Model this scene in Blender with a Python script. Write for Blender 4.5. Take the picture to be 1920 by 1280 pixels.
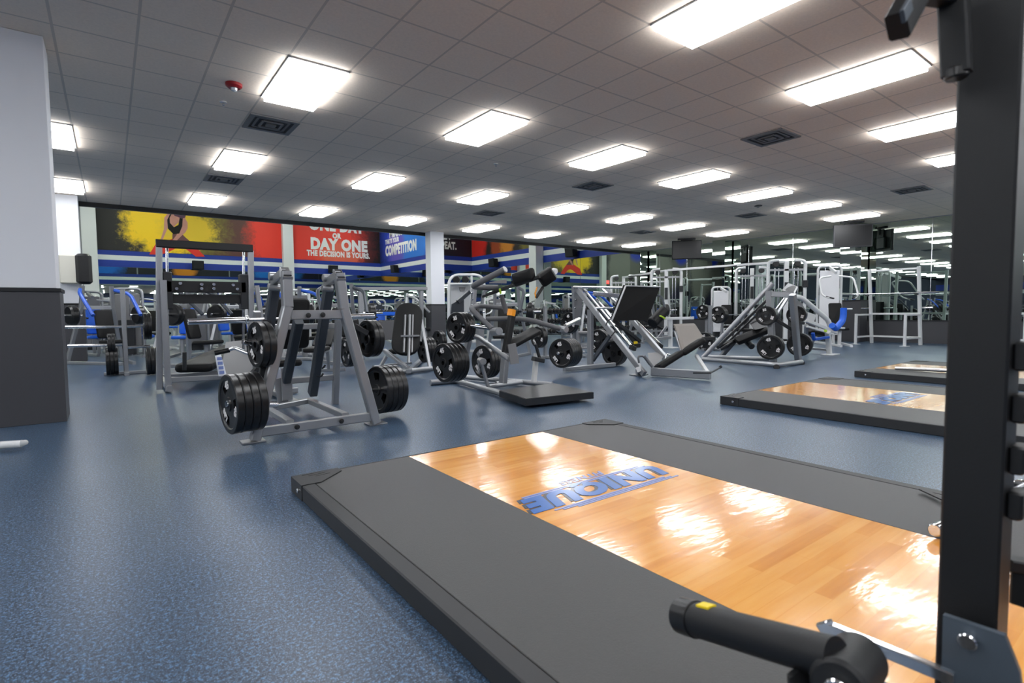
import bpy, bmesh, math, random
from mathutils import Vector, Matrix
random.seed(7)
for o in list(bpy.data.objects): bpy.data.objects.remove(o, do_unlink=True)
SC = bpy.context.scene
COL = SC.collection
PI = math.pi
# ---------------------------------------------------------------- camera, world, exposure
cd = bpy.data.cameras.new('camera'); cam = bpy.data.objects.new('camera', cd); COL.objects.link(cam)
RM = Matrix(((0.799047, 0.040701, -0.59989), (-0.601207, 0.039815, -0.798101), (-0.008598, 0.998378, 0.056284)))
cam.matrix_world = Matrix.Translation((0, 0, 1.0)) @ RM.to_4x4()
cd.sensor_width = 36; cd.lens = 18.792; cd.clip_start = .05; cd.clip_end = 200
cd.dof.use_dof = True; cd.dof.focus_distance = 6.0; cd.dof.aperture_fstop = 4.0
SC.camera = cam
w = bpy.data.worlds.new('World'); SC.world = w; w.use_nodes = True
w.node_tree.nodes['Background'].inputs[0].default_value = (.6, .7, .8, 1)
w.node_tree.nodes['Background'].inputs[1].default_value = .05
SC.view_settings.view_transform = 'Standard'; SC.view_settings.look = 'None'
SC.view_settings.gamma = 1; SC.view_settings.use_curve_mapping = False
SC.view_settings.exposure = 0.75
LIGHT_POWER = 9.0      # emission of every ceiling panel
CEIL = 3.53            # low ceiling height
EDGE = 15.45           # where the low ceiling ends
MX = 18.4              # mirror wall
FARY = 35.6            # far wall
# ---------------------------------------------------------------- materials
def lin(c):
    return tuple((v/12.92 if v <= .04045 else ((v+.055)/1.055)**2.4) for v in [x/255 for x in c])
def mat(name, col, rough=.5, metal=0, coat=0, spec=.5, bump=None, noise=None, emit=None):
    m = bpy.data.materials.new(name); m.use_nodes = True
    nt = m.node_tree; b = nt.nodes['Principled BSDF']
    c = (*lin(col), 1)
    b.inputs['Base Color'].default_value = c; b.inputs['Roughness'].default_value = rough
    b.inputs['Metallic'].default_value = metal; b.inputs['Coat Weight'].default_value = coat
    b.inputs['Coat Roughness'].default_value = .12
    b.inputs['Specular IOR Level'].default_value = spec
    tc = nt.nodes.new('ShaderNodeTexCoord')
    if noise:
        n = nt.nodes.new('ShaderNodeTexNoise'); n.inputs['Scale'].default_value = noise[0]; n.inputs['Detail'].default_value = 4
        r = nt.nodes.new('ShaderNodeMapRange'); r.inputs['To Min'].default_value = 1-noise[1]; r.inputs['To Max'].default_value = 1+noise[1]
        mx = nt.nodes.new('ShaderNodeMixRGB'); mx.blend_type = 'MULTIPLY'; mx.inputs[0].default_value = 1; mx.inputs[1].default_value = c
        nt.links.new(tc.outputs['Object'], n.inputs['Vector']); nt.links.new(n.outputs['Fac'], r.inputs['Value'])
        nt.links.new(r.outputs[0], mx.inputs[2]); nt.links.new(mx.outputs[0], b.inputs['Base Color'])
    if bump:
        n = nt.nodes.new('ShaderNodeTexNoise'); n.inputs['Scale'].default_value = bump[0]; n.inputs['Detail'].default_value = 3
        bp = nt.nodes.new('ShaderNodeBump'); bp.inputs['Strength'].default_value = bump[1]; bp.inputs['Distance'].default_value = .002
        nt.links.new(tc.outputs['Object'], n.inputs['Vector']); nt.links.new(n.outputs['Fac'], bp.inputs['Height'])
        nt.links.new(bp.outputs[0], b.inputs['Normal'])
    if emit:
        b.inputs['Emission Color'].default_value = (*lin(emit[0]), 1); b.inputs['Emission Strength'].default_value = emit[1]
    return m
SILVER = mat('silver_paint', (160, 162, 165), .33, .65, noise=(6, .06))
PALE = mat('pale_grey_paint', (214, 216, 216), .4, .15)
CHROME = mat('chrome', (225, 226, 228), .12, 1.0)
STEELGREY = mat('steel_grey_paint', (58, 64, 72), .42, .2, noise=(5, .08))
DARKMETAL = mat('dark_metal', (38, 40, 43), .45, .2, bump=(300, .1))
PADBLACK = mat('black_vinyl', (15, 15, 16), .55, 0, spec=.3, bump=(90, .25))
PADGREY = mat('grey_vinyl', (120, 120, 122), .55, 0, bump=(90, .25))
PADBROWN = mat('taupe_vinyl', (104, 97, 90), .5, 0, noise=(3, .1), bump=(60, .3))
GRIP = mat('grey_foam_grip', (96, 97, 100), .6, 0, bump=(120, .3))
RUBBER = mat('black_rubber', (20, 20, 21), .3, 0, noise=(14, .25), bump=(60, .2))
MATRUB = mat('platform_rubber', (60, 60, 60), .5, 0, noise=(60, .09), bump=(260, .5))
FRAME = mat('platform_frame', (40, 41, 43), .5, .1, noise=(8, .08))
RACKBLK = mat('rack_black', (24, 25, 27), .48, .2, bump=(420, .2))
PLATEGRY = mat('bracket_grey', (80, 90, 100), .45, .35, bump=(420, .2))
BLUE = mat('blue_paint', (20, 82, 190), .4, .1)
BLUEPAD = mat('blue_vinyl', (16, 96, 214), .45, 0, noise=(8, .08))
STRIPEB = mat('stripe_blue', (24, 56, 156), .5, 0, noise=(.6, .08))
STRIPEW = mat('stripe_white', (226, 230, 236), .5)
WALLW = mat('column_white', (226, 228, 233), .6, 0, noise=(1.5, .02))
WAIN = mat('wainscot_charcoal', (66, 66, 70), .42, 0, noise=(3, .06))
NAVY = mat('navy_paint', (52, 60, 84), .6, 0, noise=(.8, .15))
BLACK = mat('trim_black', (12, 13, 18), .5)
ORANGE = mat('orange_plastic', (246, 156, 22), .4)
YELLOW = mat('yellow_plastic', (240, 210, 30), .4)
LIME = mat('lime_plastic', (190, 230, 60), .4)
RED = mat('red_plastic', (150, 22, 28), .35)
WHITEP = mat('white_print', (238, 238, 240), .5)
MARK = mat('raised_marking', (225, 222, 222), .5)
GLASSY = mat('dark_screen', (14, 15, 17), .4)
BEIGE = mat('beige_casing', (206, 204, 192), .5)
LOGOB = mat('logo_blue', (12, 92, 172), .3, 0, coat=.5)
LOGOL = mat('logo_lilac', (120, 136, 190), .3, 0, coat=.5)
LOGOK = mat('logo_shadow_black', (30, 30, 40), .3, 0, coat=.5)
BASEW = mat('atrium_paint', (150, 154, 160), .7)
PANEL = mat('light_panel', (255, 255, 255), .5, emit=((250, 252, 255), LIGHT_POWER))
HBAY = mat('high_bay_tube', (255, 255, 255), .5, emit=((248, 255, 236), 26.0))
EXITR = mat('exit_red', (240, 60, 60), .5, emit=((255, 50, 50), 2.0))
SKINP = mat('printed_skin', (196, 140, 128), .6, noise=(4, .12))
MIRROR = mat('mirror_glass', (196, 210, 202), .0, 1.0)
DOME = mat('clear_dome', (220, 225, 228), .1, 0, coat=.8)

def nodes(m):
    nt = m.node_tree; return nt, nt.nodes, nt.links, nt.nodes['Principled BSDF']
def floor_mat():
    m = mat('speckled_rubber_floor', (60, 78, 104), .42, 0, spec=.5)
    nt, N, L, b = nodes(m)
    g = N.new('ShaderNodeNewGeometry')
    v = N.new('ShaderNodeTexNoise'); v.inputs['Scale'].default_value = 85; v.inputs['Detail'].default_value = 2; v.inputs['Roughness'].default_value = .6
    v2 = N.new('ShaderNodeTexNoise'); v2.inputs['Scale'].default_value = 210; v2.inputs['Detail'].default_value = 1
    v3 = N.new('ShaderNodeTexNoise'); v3.inputs['Scale'].default_value = .5; v3.inputs['Detail'].default_value = 3
    for q in (v, v2, v3): L.new(g.outputs['Position'], q.inputs['Vector'])
    r = N.new('ShaderNodeValToRGB')
    e = r.color_ramp.elements
    e[0].position = .40; e[0].color = (*lin((36, 46, 60)), 1)
    e[1].position = .58; e[1].color = (*lin((56, 76, 98)), 1)
    k = r.color_ramp.elements.new(.66); k.color = (*lin((84, 122, 160)), 1)
    L.new(v.outputs['Fac'], r.inputs[0])
    r2 = N.new('ShaderNodeValToRGB'); r2.color_ramp.elements[0].position = .60; r2.color_ramp.elements[1].position = .66
    L.new(v2.outputs['Fac'], r2.inputs[0])
    mx = N.new('ShaderNodeMixRGB'); mx.inputs[2].default_value = (*lin((112, 136, 166)), 1)
    L.new(r2.outputs[0], mx.inputs[0]); L.new(r.outputs[0], mx.inputs[1])
    mr = N.new('ShaderNodeMapRange'); mr.inputs['To Min'].default_value = .27; mr.inputs['To Max'].default_value = .4
    L.new(v3.outputs['Fac'], mr.inputs['Value']); L.new(mr.outputs[0], b.inputs['Roughness'])
    L.new(mx.outputs[0], b.inputs['Base Color'])
    bp = N.new('ShaderNodeBump'); bp.inputs['Strength'].default_value = .35; bp.inputs['Distance'].default_value = .002
    L.new(v.outputs['Fac'], bp.inputs['Height']); L.new(bp.outputs[0], b.inputs['Normal'])
    return m
def ceiling_mat():
    m = mat('ceiling_tile', (206, 204, 202), .85)
    nt, N, L, b = nodes(m)
    g = N.new('ShaderNodeNewGeometry'); s = N.new('ShaderNodeSeparateXYZ'); L.new(g.outputs['Position'], s.inputs[0])
    def line(sock, off, period, hw):
        a = N.new('ShaderNodeMath'); a.operation = 'SUBTRACT'; a.inputs[1].default_value = off; L.new(sock, a.inputs[0])
        d = N.new('ShaderNodeMath'); d.operation = 'DIVIDE'; d.inputs[1].default_value = period; L.new(a.outputs[0], d.inputs[0])
        r = N.new('ShaderNodeMath'); r.operation = 'ROUND'; L.new(d.outputs[0], r.inputs[0])
        u = N.new('ShaderNodeMath'); u.operation = 'SUBTRACT'; L.new(d.outputs[0], u.inputs[0]); L.new(r.outputs[0], u.inputs[1])
        ab = N.new('ShaderNodeMath'); ab.operation = 'ABSOLUTE'; L.new(u.outputs[0], ab.inputs[0])
        lt = N.new('ShaderNodeMath'); lt.operation = 'LESS_THAN'; lt.inputs[1].default_value = hw/period; L.new(ab.outputs[0], lt.inputs[0])
        return lt.outputs[0]
    lx = line(s.outputs['X'], 1.82+.303, .6058, .011); ly = line(s.outputs['Y'], 6.236+.615, .615, .011)
    mxm = N.new('ShaderNodeMath'); mxm.operation = 'MAXIMUM'; L.new(lx, mxm.inputs[0]); L.new(ly, mxm.inputs[1])
    n = N.new('ShaderNodeTexNoise'); n.inputs['Scale'].default_value = 40; n.inputs['Detail'].default_value = 4; L.new(g.outputs['Position'], n.inputs['Vector'])
    mr = N.new('ShaderNodeMapRange'); mr.inputs['To Min'].default_value = .9; mr.inputs['To Max'].default_value = 1.08; L.new(n.outputs['Fac'], mr.inputs['Value'])
    c1 = N.new('ShaderNodeMixRGB'); c1.blend_type = 'MULTIPLY'; c1.inputs[0].default_value = 1; c1.inputs[1].default_value = (*lin((250, 234, 216)), 1); L.new(mr.outputs[0], c1.inputs[2])
    mx = N.new('ShaderNodeMixRGB'); L.new(mxm.outputs[0], mx.inputs[0]); L.new(c1.outputs[0], mx.inputs[1]); mx.inputs[2].default_value = (*lin((216, 203, 188)), 1)
    L.new(mx.outputs[0], b.inputs['Base Color'])
    return m
def wood_mat():
    m = mat('oak_planks', (226, 170, 98), .18, 0, coat=.55)
    nt, N, L, b = nodes(m)
    b.inputs['Coat Roughness'].default_value = .07
    tc = N.new('ShaderNodeTexCoord')
    br = N.new('ShaderNodeTexBrick'); br.offset = .37; br.inputs['Scale'].default_value = 1
    br.inputs['Brick Width'].default_value = .62; br.inputs['Row Height'].default_value = .057; br.inputs['Mortar Size'].default_value = .0009
    br.inputs['Color1'].default_value = (0, 0, 0, 1); br.inputs['Color2'].default_value = (1, 1, 1, 1); br.inputs['Mortar'].default_value = (.2, .2, .2, 1); br.inputs['Bias'].default_value = 0
    L.new(tc.outputs['Object'], br.inputs['Vector'])
    mp = N.new('ShaderNodeMapping'); mp.inputs['Scale'].default_value = (1.2, 14, 1); L.new(tc.outputs['Object'], mp.inputs['Vector'])
    n = N.new('ShaderNodeTexNoise'); n.inputs['Scale'].default_value = 2.2; n.inputs['Detail'].default_value = 6; L.new(mp.outputs[0], n.inputs['Vector'])
    ad = N.new('ShaderNodeMixRGB'); ad.inputs[0].default_value = .66; L.new(br.outputs['Color'], ad.inputs[1]); L.new(n.outputs['Fac'], ad.inputs[2])
    r = N.new('ShaderNodeValToRGB'); e = r.color_ramp.elements
    e[0].position = .12; e[0].color = (*lin((198, 124, 46)), 1); e[1].position = .8; e[1].color = (*lin((234, 174, 92)), 1)
    k = e.new(.45); k.color = (*lin((222, 152, 68)), 1)
    L.new(ad.outputs[0], r.inputs[0]); L.new(r.outputs[0], b.inputs['Base Color'])
    n2 = N.new('ShaderNodeTexNoise'); n2.inputs['Scale'].default_value = 7; n2.inputs['Detail'].default_value = 3
    mp2 = N.new('ShaderNodeMapping'); mp2.inputs['Scale'].default_value = (1, 3, 1); L.new(tc.outputs['Object'], mp2.inputs['Vector']); L.new(mp2.outputs[0], n2.inputs['Vector'])
    bp = N.new('ShaderNodeBump'); bp.inputs['Strength'].default_value = .3; bp.inputs['Distance'].default_value = .005
    L.new(n2.outputs['Fac'], bp.inputs['Height']); L.new(bp.outputs[0], b.inputs['Coat Normal']); 
    bp2 = N.new('ShaderNodeBump'); bp2.inputs['Strength'].default_value = .15; bp2.inputs['Distance'].default_value = .004
    L.new(n2.outputs['Fac'], bp2.inputs['Height']); L.new(bp2.outputs[0], b.inputs['Normal'])
    return m
FLOOR = floor_mat(); CEILM = ceiling_mat(); WOOD = wood_mat()
def mural_mat(name, base, blobs, rough=.55):
    """printed artwork: clouds of colour; blobs = (x, z, rx, rz, colour, raggedness) in the panel's own metres"""
    m = mat(name, base, rough)
    nt, N, L, b = nodes(m)
    tc = N.new('ShaderNodeTexCoord')
    n = N.new('ShaderNodeTexNoise'); n.inputs['Scale'].default_value = .85; n.inputs['Detail'].default_value = 11; n.inputs['Roughness'].default_value = .8
    L.new(tc.outputs['Object'], n.inputs['Vector'])
    cur = None
    for (x, z, rx, rz, c, rag) in blobs:
        s = N.new('ShaderNodeVectorMath'); s.operation = 'SUBTRACT'; s.inputs[1].default_value = (x, 0, z); L.new(tc.outputs['Object'], s.inputs[0])
        d = N.new('ShaderNodeVectorMath'); d.operation = 'DIVIDE'; d.inputs[1].default_value = (rx, 1e6, rz); L.new(s.outputs[0], d.inputs[0])
        ln = N.new('ShaderNodeVectorMath'); ln.operation = 'LENGTH'; L.new(d.outputs[0], ln.inputs[0])
        a = N.new('ShaderNodeMath'); a.operation = 'MULTIPLY_ADD'; a.inputs[1].default_value = rag*2; L.new(n.outputs['Fac'], a.inputs[0]); L.new(ln.outputs['Value'], a.inputs[2])
        r = N.new('ShaderNodeMapRange'); r.inputs['From Min'].default_value = 1.1+rag; r.inputs['From Max'].default_value = .75+rag; L.new(a.outputs[0], r.inputs['Value'])
        mx = N.new('ShaderNodeMixRGB'); L.new(r.outputs[0], mx.inputs[0])
        if cur is None: mx.inputs[1].default_value = (*lin(base), 1)
        else: L.new(cur, mx.inputs[1])
        mx.inputs[2].default_value = (*lin(c), 1); cur = mx.outputs[0]
    L.new(cur, b.inputs['Base Color'])
    return m
# ---------------------------------------------------------------- mesh builder
def V(p): return Vector(p)
def fillet(pts, rad, n=5):
    """round the corners of a polyline"""
    pts = [V(p) for p in pts]; out = [pts[0]]
    for i in range(1, len(pts)-1):
        a, b, c = pts[i-1], pts[i], pts[i+1]
        d1 = (a-b); d2 = (c-b); r = min(rad, d1.length*.45, d2.length*.45)
        p1 = b+d1.normalized()*r; p2 = b+d2.normalized()*r
        for k in range(n+1):
            t = k/n; out.append(p1*(1-t)**2+b*2*t*(1-t)+p2*t*t)
    out.append(pts[-1]); return out
class MB:
    def __init__(self): self.bm = bmesh.new()
    def ring_strip(self, rings, closed_ends=True):
        vs = [[self.bm.verts.new(p) for p in r] for r in rings]
        for a, b in zip(vs, vs[1:]):
            n = len(a)
            for i in range(n):
                try: self.bm.faces.new((a[i], a[(i+1) % n], b[(i+1) % n], b[i]))
                except ValueError: pass
        if closed_ends:
            try:
                self.bm.faces.new(list(reversed(vs[0]))); self.bm.faces.new(vs[-1])
            except ValueError: pass
        return self
    def bar(self, p, q, w=.06, h=.06, side=None, ch=.12):
        """rectangular tube from p to q; w measured along 'side', h across it"""
        p, q = V(p), V(q); d = (q-p).normalized()
        if side is None:
            side = V((0, 0, 1)).cross(d)
            if side.length < .2: side = V((1, 0, 0))
        side = V(side); side = (side-d*side.dot(d)).normalized(); up = d.cross(side)
        c = min(w, h)*ch
        prof = [(-w/2+c, -h/2), (w/2-c, -h/2), (w/2, -h/2+c), (w/2, h/2-c), (w/2-c, h/2), (-w/2+c, h/2), (-w/2, h/2-c), (-w/2, -h/2+c)]
        return self.ring_strip([[e+side*a+up*b for a, b in prof] for e in (p, q)])
    def box(self, lo, hi, ch=0.0):
        lo, hi = V(lo), V(hi); cx = (lo+hi)/2
        w = hi.x-lo.x; 
        c = ch
        x0, x1, y0, y1 = lo.x, hi.x, lo.y, hi.y
        if c <= 0:
            return self.ring_strip([[V((x0, y0, z)), V((x1, y0, z)), V((x1, y1, z)), V((x0, y1, z))] for z in (lo.z, hi.z)])
        def rg(i, z): return [V(t) for t in ((x0+i+c, y0+i, z), (x1-i-c, y0+i, z), (x1-i, y0+i+c, z), (x1-i, y1-i-c, z), (x1-i-c, y1-i, z), (x0+i+c, y1-i, z), (x0+i, y1-i-c, z), (x0+i, y0+i+c, z))]
        return self.ring_strip([rg(c, lo.z), rg(0, lo.z+c), rg(0, hi.z-c), rg(c, hi.z)])
    def tube(self, pts, r=.02, seg=12, ends=True, flat=1.0):
        pts = [V(p) for p in pts]
        pts = [p for i, p in enumerate(pts) if i == 0 or (p-pts[i-1]).length > 1e-5]
        T = [(pts[min(i+1, len(pts)-1)]-pts[max(i-1, 0)]).normalized() for i in range(len(pts))]
        u = T[0].orthogonal().normalized(); rings = []
        for i, p in enumerate(pts):
            u = (u-T[i]*u.dot(T[i])).normalized(); v = T[i].cross(u)
            rr = r[i] if isinstance(r, (list, tuple)) else r
            rings.append([p+(u*math.cos(2*PI*k/seg)+v*math.sin(2*PI*k/seg)*flat)*rr for k in range(seg)])
        return self.ring_strip(rings, ends)
    def cyl(self, p, q, r, seg=20, ch=None):
        p, q = V(p), V(q); d = (q-p).normalized(); L = (q-p).length; c = min(r*.15, L*.3) if ch is None else ch
        return self.tube([p, p+d*.00001+d*c, q-d*c-d*.00001, q], [r-c, r, r, r-c], seg)
    def slab(self, poly, t):
        """polygon (3-D points, planar) with thickness vector t"""
        t = V(t); a = [V(p) for p in poly]
        return self.ring_strip([a, [p+t for p in a]])
    def pad(self, p, q, w, t, side, edge=.35, cr_=.28):
        """cushion from p to q: width w along side, thickness t, softly rounded"""
        p, q = V(p), V(q); d = (q-p).normalized(); side = V(side); side = (side-d*side.dot(d)).normalized(); up = side.cross(d); L = (q-p).length
        r = t*edge
        def outline(ins):
            W = w/2-ins; H = L/2-ins; cr = min(W, H)*cr_; o = []
            for sx, sy, a0 in ((1, -1, -90), (1, 1, 0), (-1, 1, 90), (-1, -1, 180)):
                for k in range(5):
                    a = math.radians(a0+k*22.5); o.append((sx*(W-cr)+cr*math.cos(a), sy*(H-cr)+cr*math.sin(a)))
            return o
        c = (p+q)/2
        return self.ring_strip([[c+side*x+d*y+up*z for x, y in outline(i)] for i, z in ((r, -t/2), (r*.3, -t/2+r*.3), (0, -t/2+r), (0, t/2-r), (r*.3, t/2-r*.3), (r, t/2))])
    def build(self, name, m, parent=None, loc=(0, 0, 0), smooth=True, ang=35):
        loc = V(loc)
        bmesh.ops.translate(self.bm, verts=self.bm.verts, vec=-loc)
        bmesh.ops.recalc_face_normals(self.bm, faces=self.bm.faces)
        me = bpy.data.meshes.new(name); self.bm.to_mesh(me); self.bm.free()
        if smooth:
            me.polygons.foreach_set('use_smooth', [True]*len(me.polygons)); me.set_sharp_from_angle(angle=math.radians(ang))
        me.materials.append(m)
        o = bpy.data.objects.new(name, me); COL.objects.link(o)
        if parent: o.parent = parent
        else: o.location = loc
        return o
def tag(o, label, cat, group=None, kind=None):
    o['label'] = label; o['category'] = cat
    if group: o['group'] = group
    if kind: o['kind'] = kind
    return o
def struct(name, mb, m, **k):
    o = mb.build(name, m, **k); o['kind'] = 'structure'; return o
class Thing:
    """a top-level Empty whose parts are built in world metres (world=True) or in its own metres"""
    def __init__(s, name, label, cat, loc=(0, 0, 0), group=None, rz=0):
        s.e = bpy.data.objects.new(name, None); COL.objects.link(s.e); s.e.empty_display_size = .1
        s.e.location = loc; s.e.rotation_euler = (0, 0, rz); s.loc = V(loc); tag(s.e, label, cat, group)
    def part(s, name, mb, m, parent=None, world=True, label=None):
        o = mb.build(name, m, parent or s.e, loc=s.loc if world else (0, 0, 0))
        if label: o['label'] = label
        return o
def dup(root, loc, rz=None, label=None, group=None, rot=None):
    r = root.copy(); COL.objects.link(r); r.location = loc
    if rz is not None: r.rotation_euler = (0, 0, rz)
    if rot is not None: r.rotation_euler = rot
    if label: r['label'] = label
    if group: r['group'] = group
    for ch in list(root.children):
        c = ch.copy(); COL.objects.link(c); c.parent = r
        for g in list(ch.children):
            d = g.copy(); COL.objects.link(d); d.parent = c
    return r
def text_mesh(body, size, m, parent, M, name='lettering', extr=.004, bold=.0, shear=0, sx=1.0, align='CENTER'):
    cu = bpy.data.curves.new(name, 'FONT'); cu.body = body; cu.size = size; cu.extrude = extr; cu.offset = bold; cu.shear = shear
    cu.align_x = align; cu.align_y = 'BOTTOM_BASELINE'; cu.resolution_u = 3; cu.space_character = 1.0+bold*4/size*.4
    t = bpy.data.objects.new('tmp', cu); COL.objects.link(t)
    dg = bpy.context.evaluated_depsgraph_get(); me = bpy.data.meshes.new_from_object(t.evaluated_get(dg))
    bpy.data.objects.remove(t)
    me.transform(Matrix.Diagonal((sx, 1, 1, 1))); me.transform(M)
    me.materials.clear(); me.materials.append(m)
    o = bpy.data.objects.new(name, me); COL.objects.link(o)
    if parent: o.parent = parent
    return o
# ================================================================ THE SETTING
XL, XR, YB = -22.0, 18.4, -7.0
b = MB().box((XL, YB, -.1), (XR+.2, FARY+.2, 0)); struct('floor', b, FLOOR, smooth=False)
b = MB().box((XL, YB, CEIL), (XR+.2, EDGE, CEIL+.12)); struct('ceiling', b, CEILM, smooth=False)
b = MB().box((XL, EDGE, 8.3), (XR+.2, FARY+.2, 8.42)); struct('ceiling_atrium', b, BASEW, smooth=False)
b = MB().box((XL, EDGE, CEIL-.09), (XR, EDGE+.12, 8.3)); struct('wall_bulkhead', b, BASEW, smooth=False)
b = MB().box((XL, EDGE-.035, CEIL-.1), (XR, EDGE-.001, CEIL)); struct('trim_1', b, BLACK, smooth=False)
b = MB().box((XR, YB, 0), (XR+.2, EDGE, CEIL)); struct('wall_right', b, BASEW, smooth=False)
b = MB().box((XR, EDGE, 0), (XR+.2, 28.6, 8.3)); struct('wall_right_atrium', b, BASEW, smooth=False)
b = MB().box((15.3, 28.6, 0), (XR+.2, FARY+.2, 8.3)); struct('wall_corner_block', b, BASEW, smooth=False)
b = MB().box((XL, FARY, 0), (15.3, FARY+.2, 8.3)); struct('wall_far', b, BASEW, smooth=False)
b = MB().box((XL-.2, YB, 0), (XL, FARY, 8.3)); struct('wall_left', b, NAVY, smooth=False)
b = MB().box((XL, YB-.2, 0), (XR, YB, CEIL)); struct('wall_back', b, NAVY, smooth=False)
# charcoal wainscot under the mirror wall
b = MB().box((MX-.035, YB, 0), (MX, EDGE, .62)); struct('baseboard_right', b, WAIN, smooth=False)
b = MB().box((MX-.05, YB, .62), (MX, EDGE, .65)); struct('trim_2', b, BLACK, smooth=False)
b = MB().box((XL, YB, 0), (XR, YB+.03, 1.2)); struct('baseboard_back', b, WAIN, smooth=False)
b = MB().box((XL, YB, 0), (XL+.03, EDGE, 1.2)); struct('baseboard_left', b, WAIN, smooth=False)
# stripe bands: heights of the painted stripes on every tall wall
SB = ((3.55, 3.91, STRIPEB), (3.91, 4.17, STRIPEW), (4.17, 4.42, STRIPEB))
tn = 3
for (lo, hi, nx) in (((-1.0, FARY-.012), (15.3, FARY), 0), ((XL, EDGE+.12), (18.38, EDGE+.132), 0), ((15.288, 28.6), (15.3, FARY-.012), 0), ((15.3, 28.588), (18.4, 28.6), 0), ((18.388, EDGE+.12), (18.4, 28.588), 0)):
    for z0, z1, m_ in SB:
        struct('trim_%d' % tn, MB().box((lo[0], lo[1], z0), (hi[0], hi[1], z1)), m_, smooth=False); tn += 1
for z0, z1, m_ in ((2.5, 3.0, STRIPEB), (2.1, 2.4, STRIPEW)):
    struct('trim_%d' % tn, MB().box((XL, YB, z0), (XL+.012, EDGE, z1)), m_, smooth=False); tn += 1
    struct('trim_%d' % tn, MB().box((XL, YB, z0), (XR, YB+.012, z1)), m_, smooth=False); tn += 1
# mirror panels (each a thing), seams between them
def mirror(label, lo, hi, gr):
    t = Thing('wall_mirror', label, 'mirror', (lo[0], lo[1], lo[2]), gr)
    t.part('mirror_panel', MB().box(lo, hi), MIRROR)
    if 'right wall' in label: t.part('edge_strip', MB().box((lo[0]-.006, hi[1]-.008, lo[2]), (lo[0]+.001, hi[1]+.008, hi[2]), .002), CHROME)
    return t
ys = [15.44, 14.19, 12.88, 11.6, 10.32, 8.76, 7.2, 4.96, 3.4, 1.8, .2, -1.4, -3, -5, -7]
words = ['beside the ceiling edge', 'second from the ceiling edge', 'third from the ceiling edge', 'left of the middle mirrored column', 'behind the middle cable towers', 'behind the tall cable tower', 'just left of the near charcoal column base', 'behind the weight rack uprights']
for i in range(len(ys)-1):
    lab = 'mirror panel of the right wall, ' + (words[i] if i < len(words) else 'out past the black rack post')
    mirror(lab, (MX-.012, ys[i+1]+.006, .65), (MX-.002, ys[i]-.006, CEIL-.03), 'mirror panels of the right wall')
for i in range(4, 8):
    x0 = -18.9+i*4.275
    tw = ['far left end', 'left of the black mural', 'left part of the black mural', 'left of the first white pilaster', 'below the yellow splash artwork', 'below the red end of the splash artwork', 'right of the thin white pilaster', 'below the ONE DAY artwork'][i]
    mirror('far wall mirror under the blue stripe, ' + tw, (max(x0, -1.0)+.006, FARY-.02, .15), (x0+4.269, FARY-.008, 3.54), 'mirrors of the far wall')
mirror('wall mirror below the blue COMPETITION artwork', (15.28, 28.61, .15), (15.292, FARY-.03, 3.54), 'mirrors of the side walls')
mirror('wall mirror behind the white shroud machine, facing the camera', (15.31, 28.58, .15), (18.37, 28.592, 3.54), 'mirrors of the side walls')
for i in range(4):
    y0 = EDGE+.15+i*3.27
    mirror('side wall mirror beyond the ceiling edge, ' + ['closest to the ceiling edge', 'second from the ceiling edge', 'behind the right white column', 'next to the far corner'][i], (18.38, y0+.006, .15), (18.392, y0+3.26, 3.54), 'mirrors of the side walls')
# ---------------------------------------------------------------- columns
def column(label, x0, x1, y0, y1, top, wz=1.25, mirrored=False):
    t = Thing('column', label, 'column', ((x0+x1)/2, (y0+y1)/2, 0))
    i = .02
    t.part('shaft', MB().box((x0+i, y0+i, wz), (x1-i, y1-i, top), .004), MIRROR if mirrored else WALLW)
    t.part('wainscot', MB().box((x0, y0, 0), (x1, y1, wz-.03), .003), WAIN)
    t.part('wainscot_cap', MB().box((x0-.012, y0-.012, wz-.035), (x1+.012, y1+.012, wz), .003), BLACK)
    return t
column('large white column with charcoal wainscot at the left edge of the view', -.84, -.36, 6.52, 7.0, CEIL-.002)
column('white column farther back at left carrying the beige monitor housing', -.92, -.42, 14.7, 15.2, CEIL-.002)
column('white column rising beside the COMPETITION artwork, charcoal at its foot', 8.12, 8.64, 15.02, 15.4, CEIL-.002)
t = Thing('column', 'white column against the right side wall below the ceiling edge', 'column', (18.1, 21.9, 0))
t.part('shaft', MB().box((17.85, 21.62, 0), (18.36, 22.2, 8.29), .004), WALLW)
for x, lab in ((-.67, 'white pilaster on the far wall left of the yellow splash artwork'), (9.1, 'thin white pilaster on the far wall between the two red artworks'), (-8.2, 'white pilaster on the far wall between the grey artworks')):
    t = Thing('pilaster', lab, 'pilaster', (x, FARY-.35, 0)); t.part('shaft', MB().box((x-.31, FARY-.36, 0), (x+.31, FARY-.03, 8.29), .004), WALLW)
column('mirror-clad column at the ceiling edge by the right wall', 17.85, 18.34, 14.75, 15.35, CEIL-.002, mirrored=True)
column('mirror-clad column in the middle of the right mirror wall', 17.85, 18.34, 10.9, 11.45, CEIL-.002, mirrored=True)
column('mirror-clad column with charcoal base nearest along the mirror wall', 17.8, 18.34, 6.48, 7.1, CEIL-.002, mirrored=True)
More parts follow.
